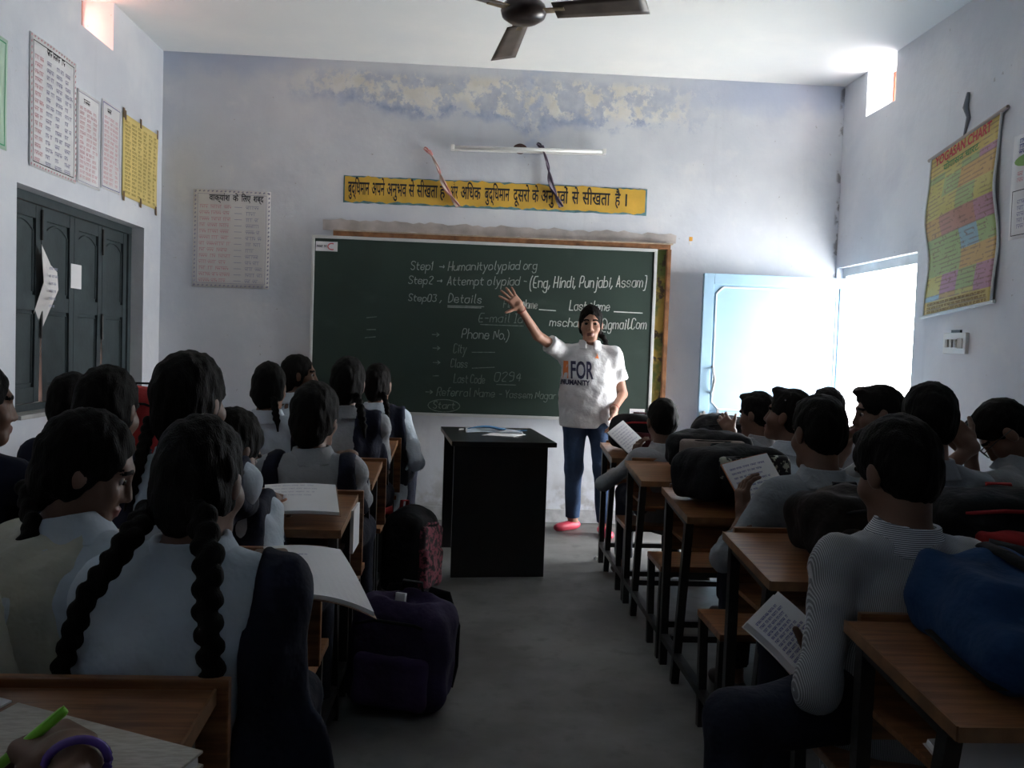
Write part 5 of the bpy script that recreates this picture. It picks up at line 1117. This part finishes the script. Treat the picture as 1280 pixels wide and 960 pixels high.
# boys
boy('frontmost boy on the right holding a white notebook', (1.06, 4.36), (1.04, 4.38, .915), s=.88, hyaw=4, hpitch=-10, hands={'L': dict(w=(.925, 4.45, .715), f=(.25, .2, 1), n=(-1, -.3, 0), pole=(-.8, -.3, -.6)), 'R': dict(w=(1.14, 4.62, .76), f=(-.5, .8, 0), n=U3)})
boy('boy in half profile raising his hand by the pale blue door', (1.56, 4.30), (1.535, 4.34, .97), s=.9, hyaw=42, hpitch=-8, byaw=15, eyes=True, hands={'L': dict(w=(1.49, 4.60, .855), f=(-.35, .35, .55), n=(-.6, -.5, .4), curl=(30, 40, 30))})
boy('boy with a quiff looking to the left in the right row', (1.42, 3.58), (1.42, 3.62, 1.02), s=.9, hyaw=48, hpitch=8, shirt=M_SHIRT)
boy('boy mostly hidden behind the orange notebook boy, dark round head', (1.90, 4.26), (1.83, 4.16, 1.01), s=.92, hyaw=0, hpitch=-2)
boy('boy holding up the written notebook with orange cover', (1.19, 2.72), (1.18, 2.74, 1.03), s=.98, hs=.98, hyaw=12, hpitch=-10, near=True, shirt=M_SHIRTG, shw=.152, hands={'L': dict(w=(.968, 2.815, .725), f=(-.08, .12, 1), n=(-1, -.15, -.1), curl=(25, 30, 22), thumb=(.85, .6, -.1), pole=(-.7, -.5, -.7)), 'R': dict(w=(1.22, 2.98, .76), f=(-.3, .9, 0), n=U3)})
boy('boy in profile facing left with his hand at his chin before the doorway', (1.90, 3.58), (1.815, 3.60, 1.045), s=.95, hs=.98, hyaw=78, hpitch=-6, byaw=40, eyes=True, hands={'L': dict(w=(1.69, 3.62, .90), f=(.15, .0, 1), n=(-1, .1, 0), curl=(40, 50, 40), pole=(-.5, 0, -1)), 'R': dict(w=(1.75, 3.95, .77), f=(-.5, .8, 0), n=U3)})
boy('round-headed boy reaching his sleeve out to the right of the row', (1.56, 2.70), (1.555, 2.74, 1.08), s=.98, hs=1.02, hyaw=-4, hpitch=-6, near=True, shirt=M_SHIRTG, shw=.158, hands={'R': dict(w=(1.92, 2.60, .86), f=(.9, .2, 0), n=U3, pole=(.3, -.4, -.8))})
boy('bespectacled boy bowed over his folded hands at the right edge', (2.18, 2.84), (1.955, 2.93, 1.035), s=.95, hyaw=62, hpitch=-52, byaw=35, near=True, shirt=M_SHIRTP, hands={'L': dict(w=(1.80, 2.88, .985), f=(-.55, .1, .6), n=(-.2, -.9, .3), curl=(40, 50, 35), pole=(0, -.3, -1)), 'R': dict(w=(1.87, 3.0, .955), f=(-.6, .1, .5), n=(-.3, .4, .8), curl=(40, 50, 35), pole=(.4, -.3, -1))})
G_ = boy('boy in fine striped shirt reading a thick notebook, nearest on the right', (1.04, 1.89), (1.02, 1.92, 1.018), s=1.02, hs=1.0, hyaw=18, hpitch=-20, near=True, shirt=M_STRIPE, collar=M_STRIPEC, hem=.17, girth=1.02, hairvol=1.04, shw=.152, sleeve=(1, .35),
    knees=[(.90, 2.25, .50), (.62, 1.80, .47)], hands={'L': dict(w=(.895, 1.975, .535), f=(-.5, .35, .15), n=(-.55, -.45, -.7), curl=(25, 30, 20), pole=(-.45, -.75, -.5)), 'R': dict(w=(1.0, 2.18, .60), f=(-.7, .3, 0), n=U3)})
# spectacles of the bowed boy
root = thing('spectacles', 'black spectacle frame on the bowed boy at the right edge', 'glasses', (1.84, 2.8, 1.05))
_R = rotm(62, -52, 0); _H = V3(1.955, 2.93, 1.035)
for sd in (-1, 1):
    mb = MB(); mb.tube([Vector(_H+_R @ V3(.032*sd+.024*math.cos(t), .104, .003+.019*math.sin(t))) for t in [i*PI/10 for i in range(21)]], .002, 6); place(mb.build('rim', M_IRON, None, True), root)
    mb = MB(); mb.tube([Vector(_H+_R @ V3(.056*sd, .104, .008)), Vector(_H+_R @ V3(.079*sd, .04, .010)), Vector(_H+_R @ V3(.082*sd, -.02, .004))], .002, 6); place(mb.build('temple', M_IRON, None, True), root)
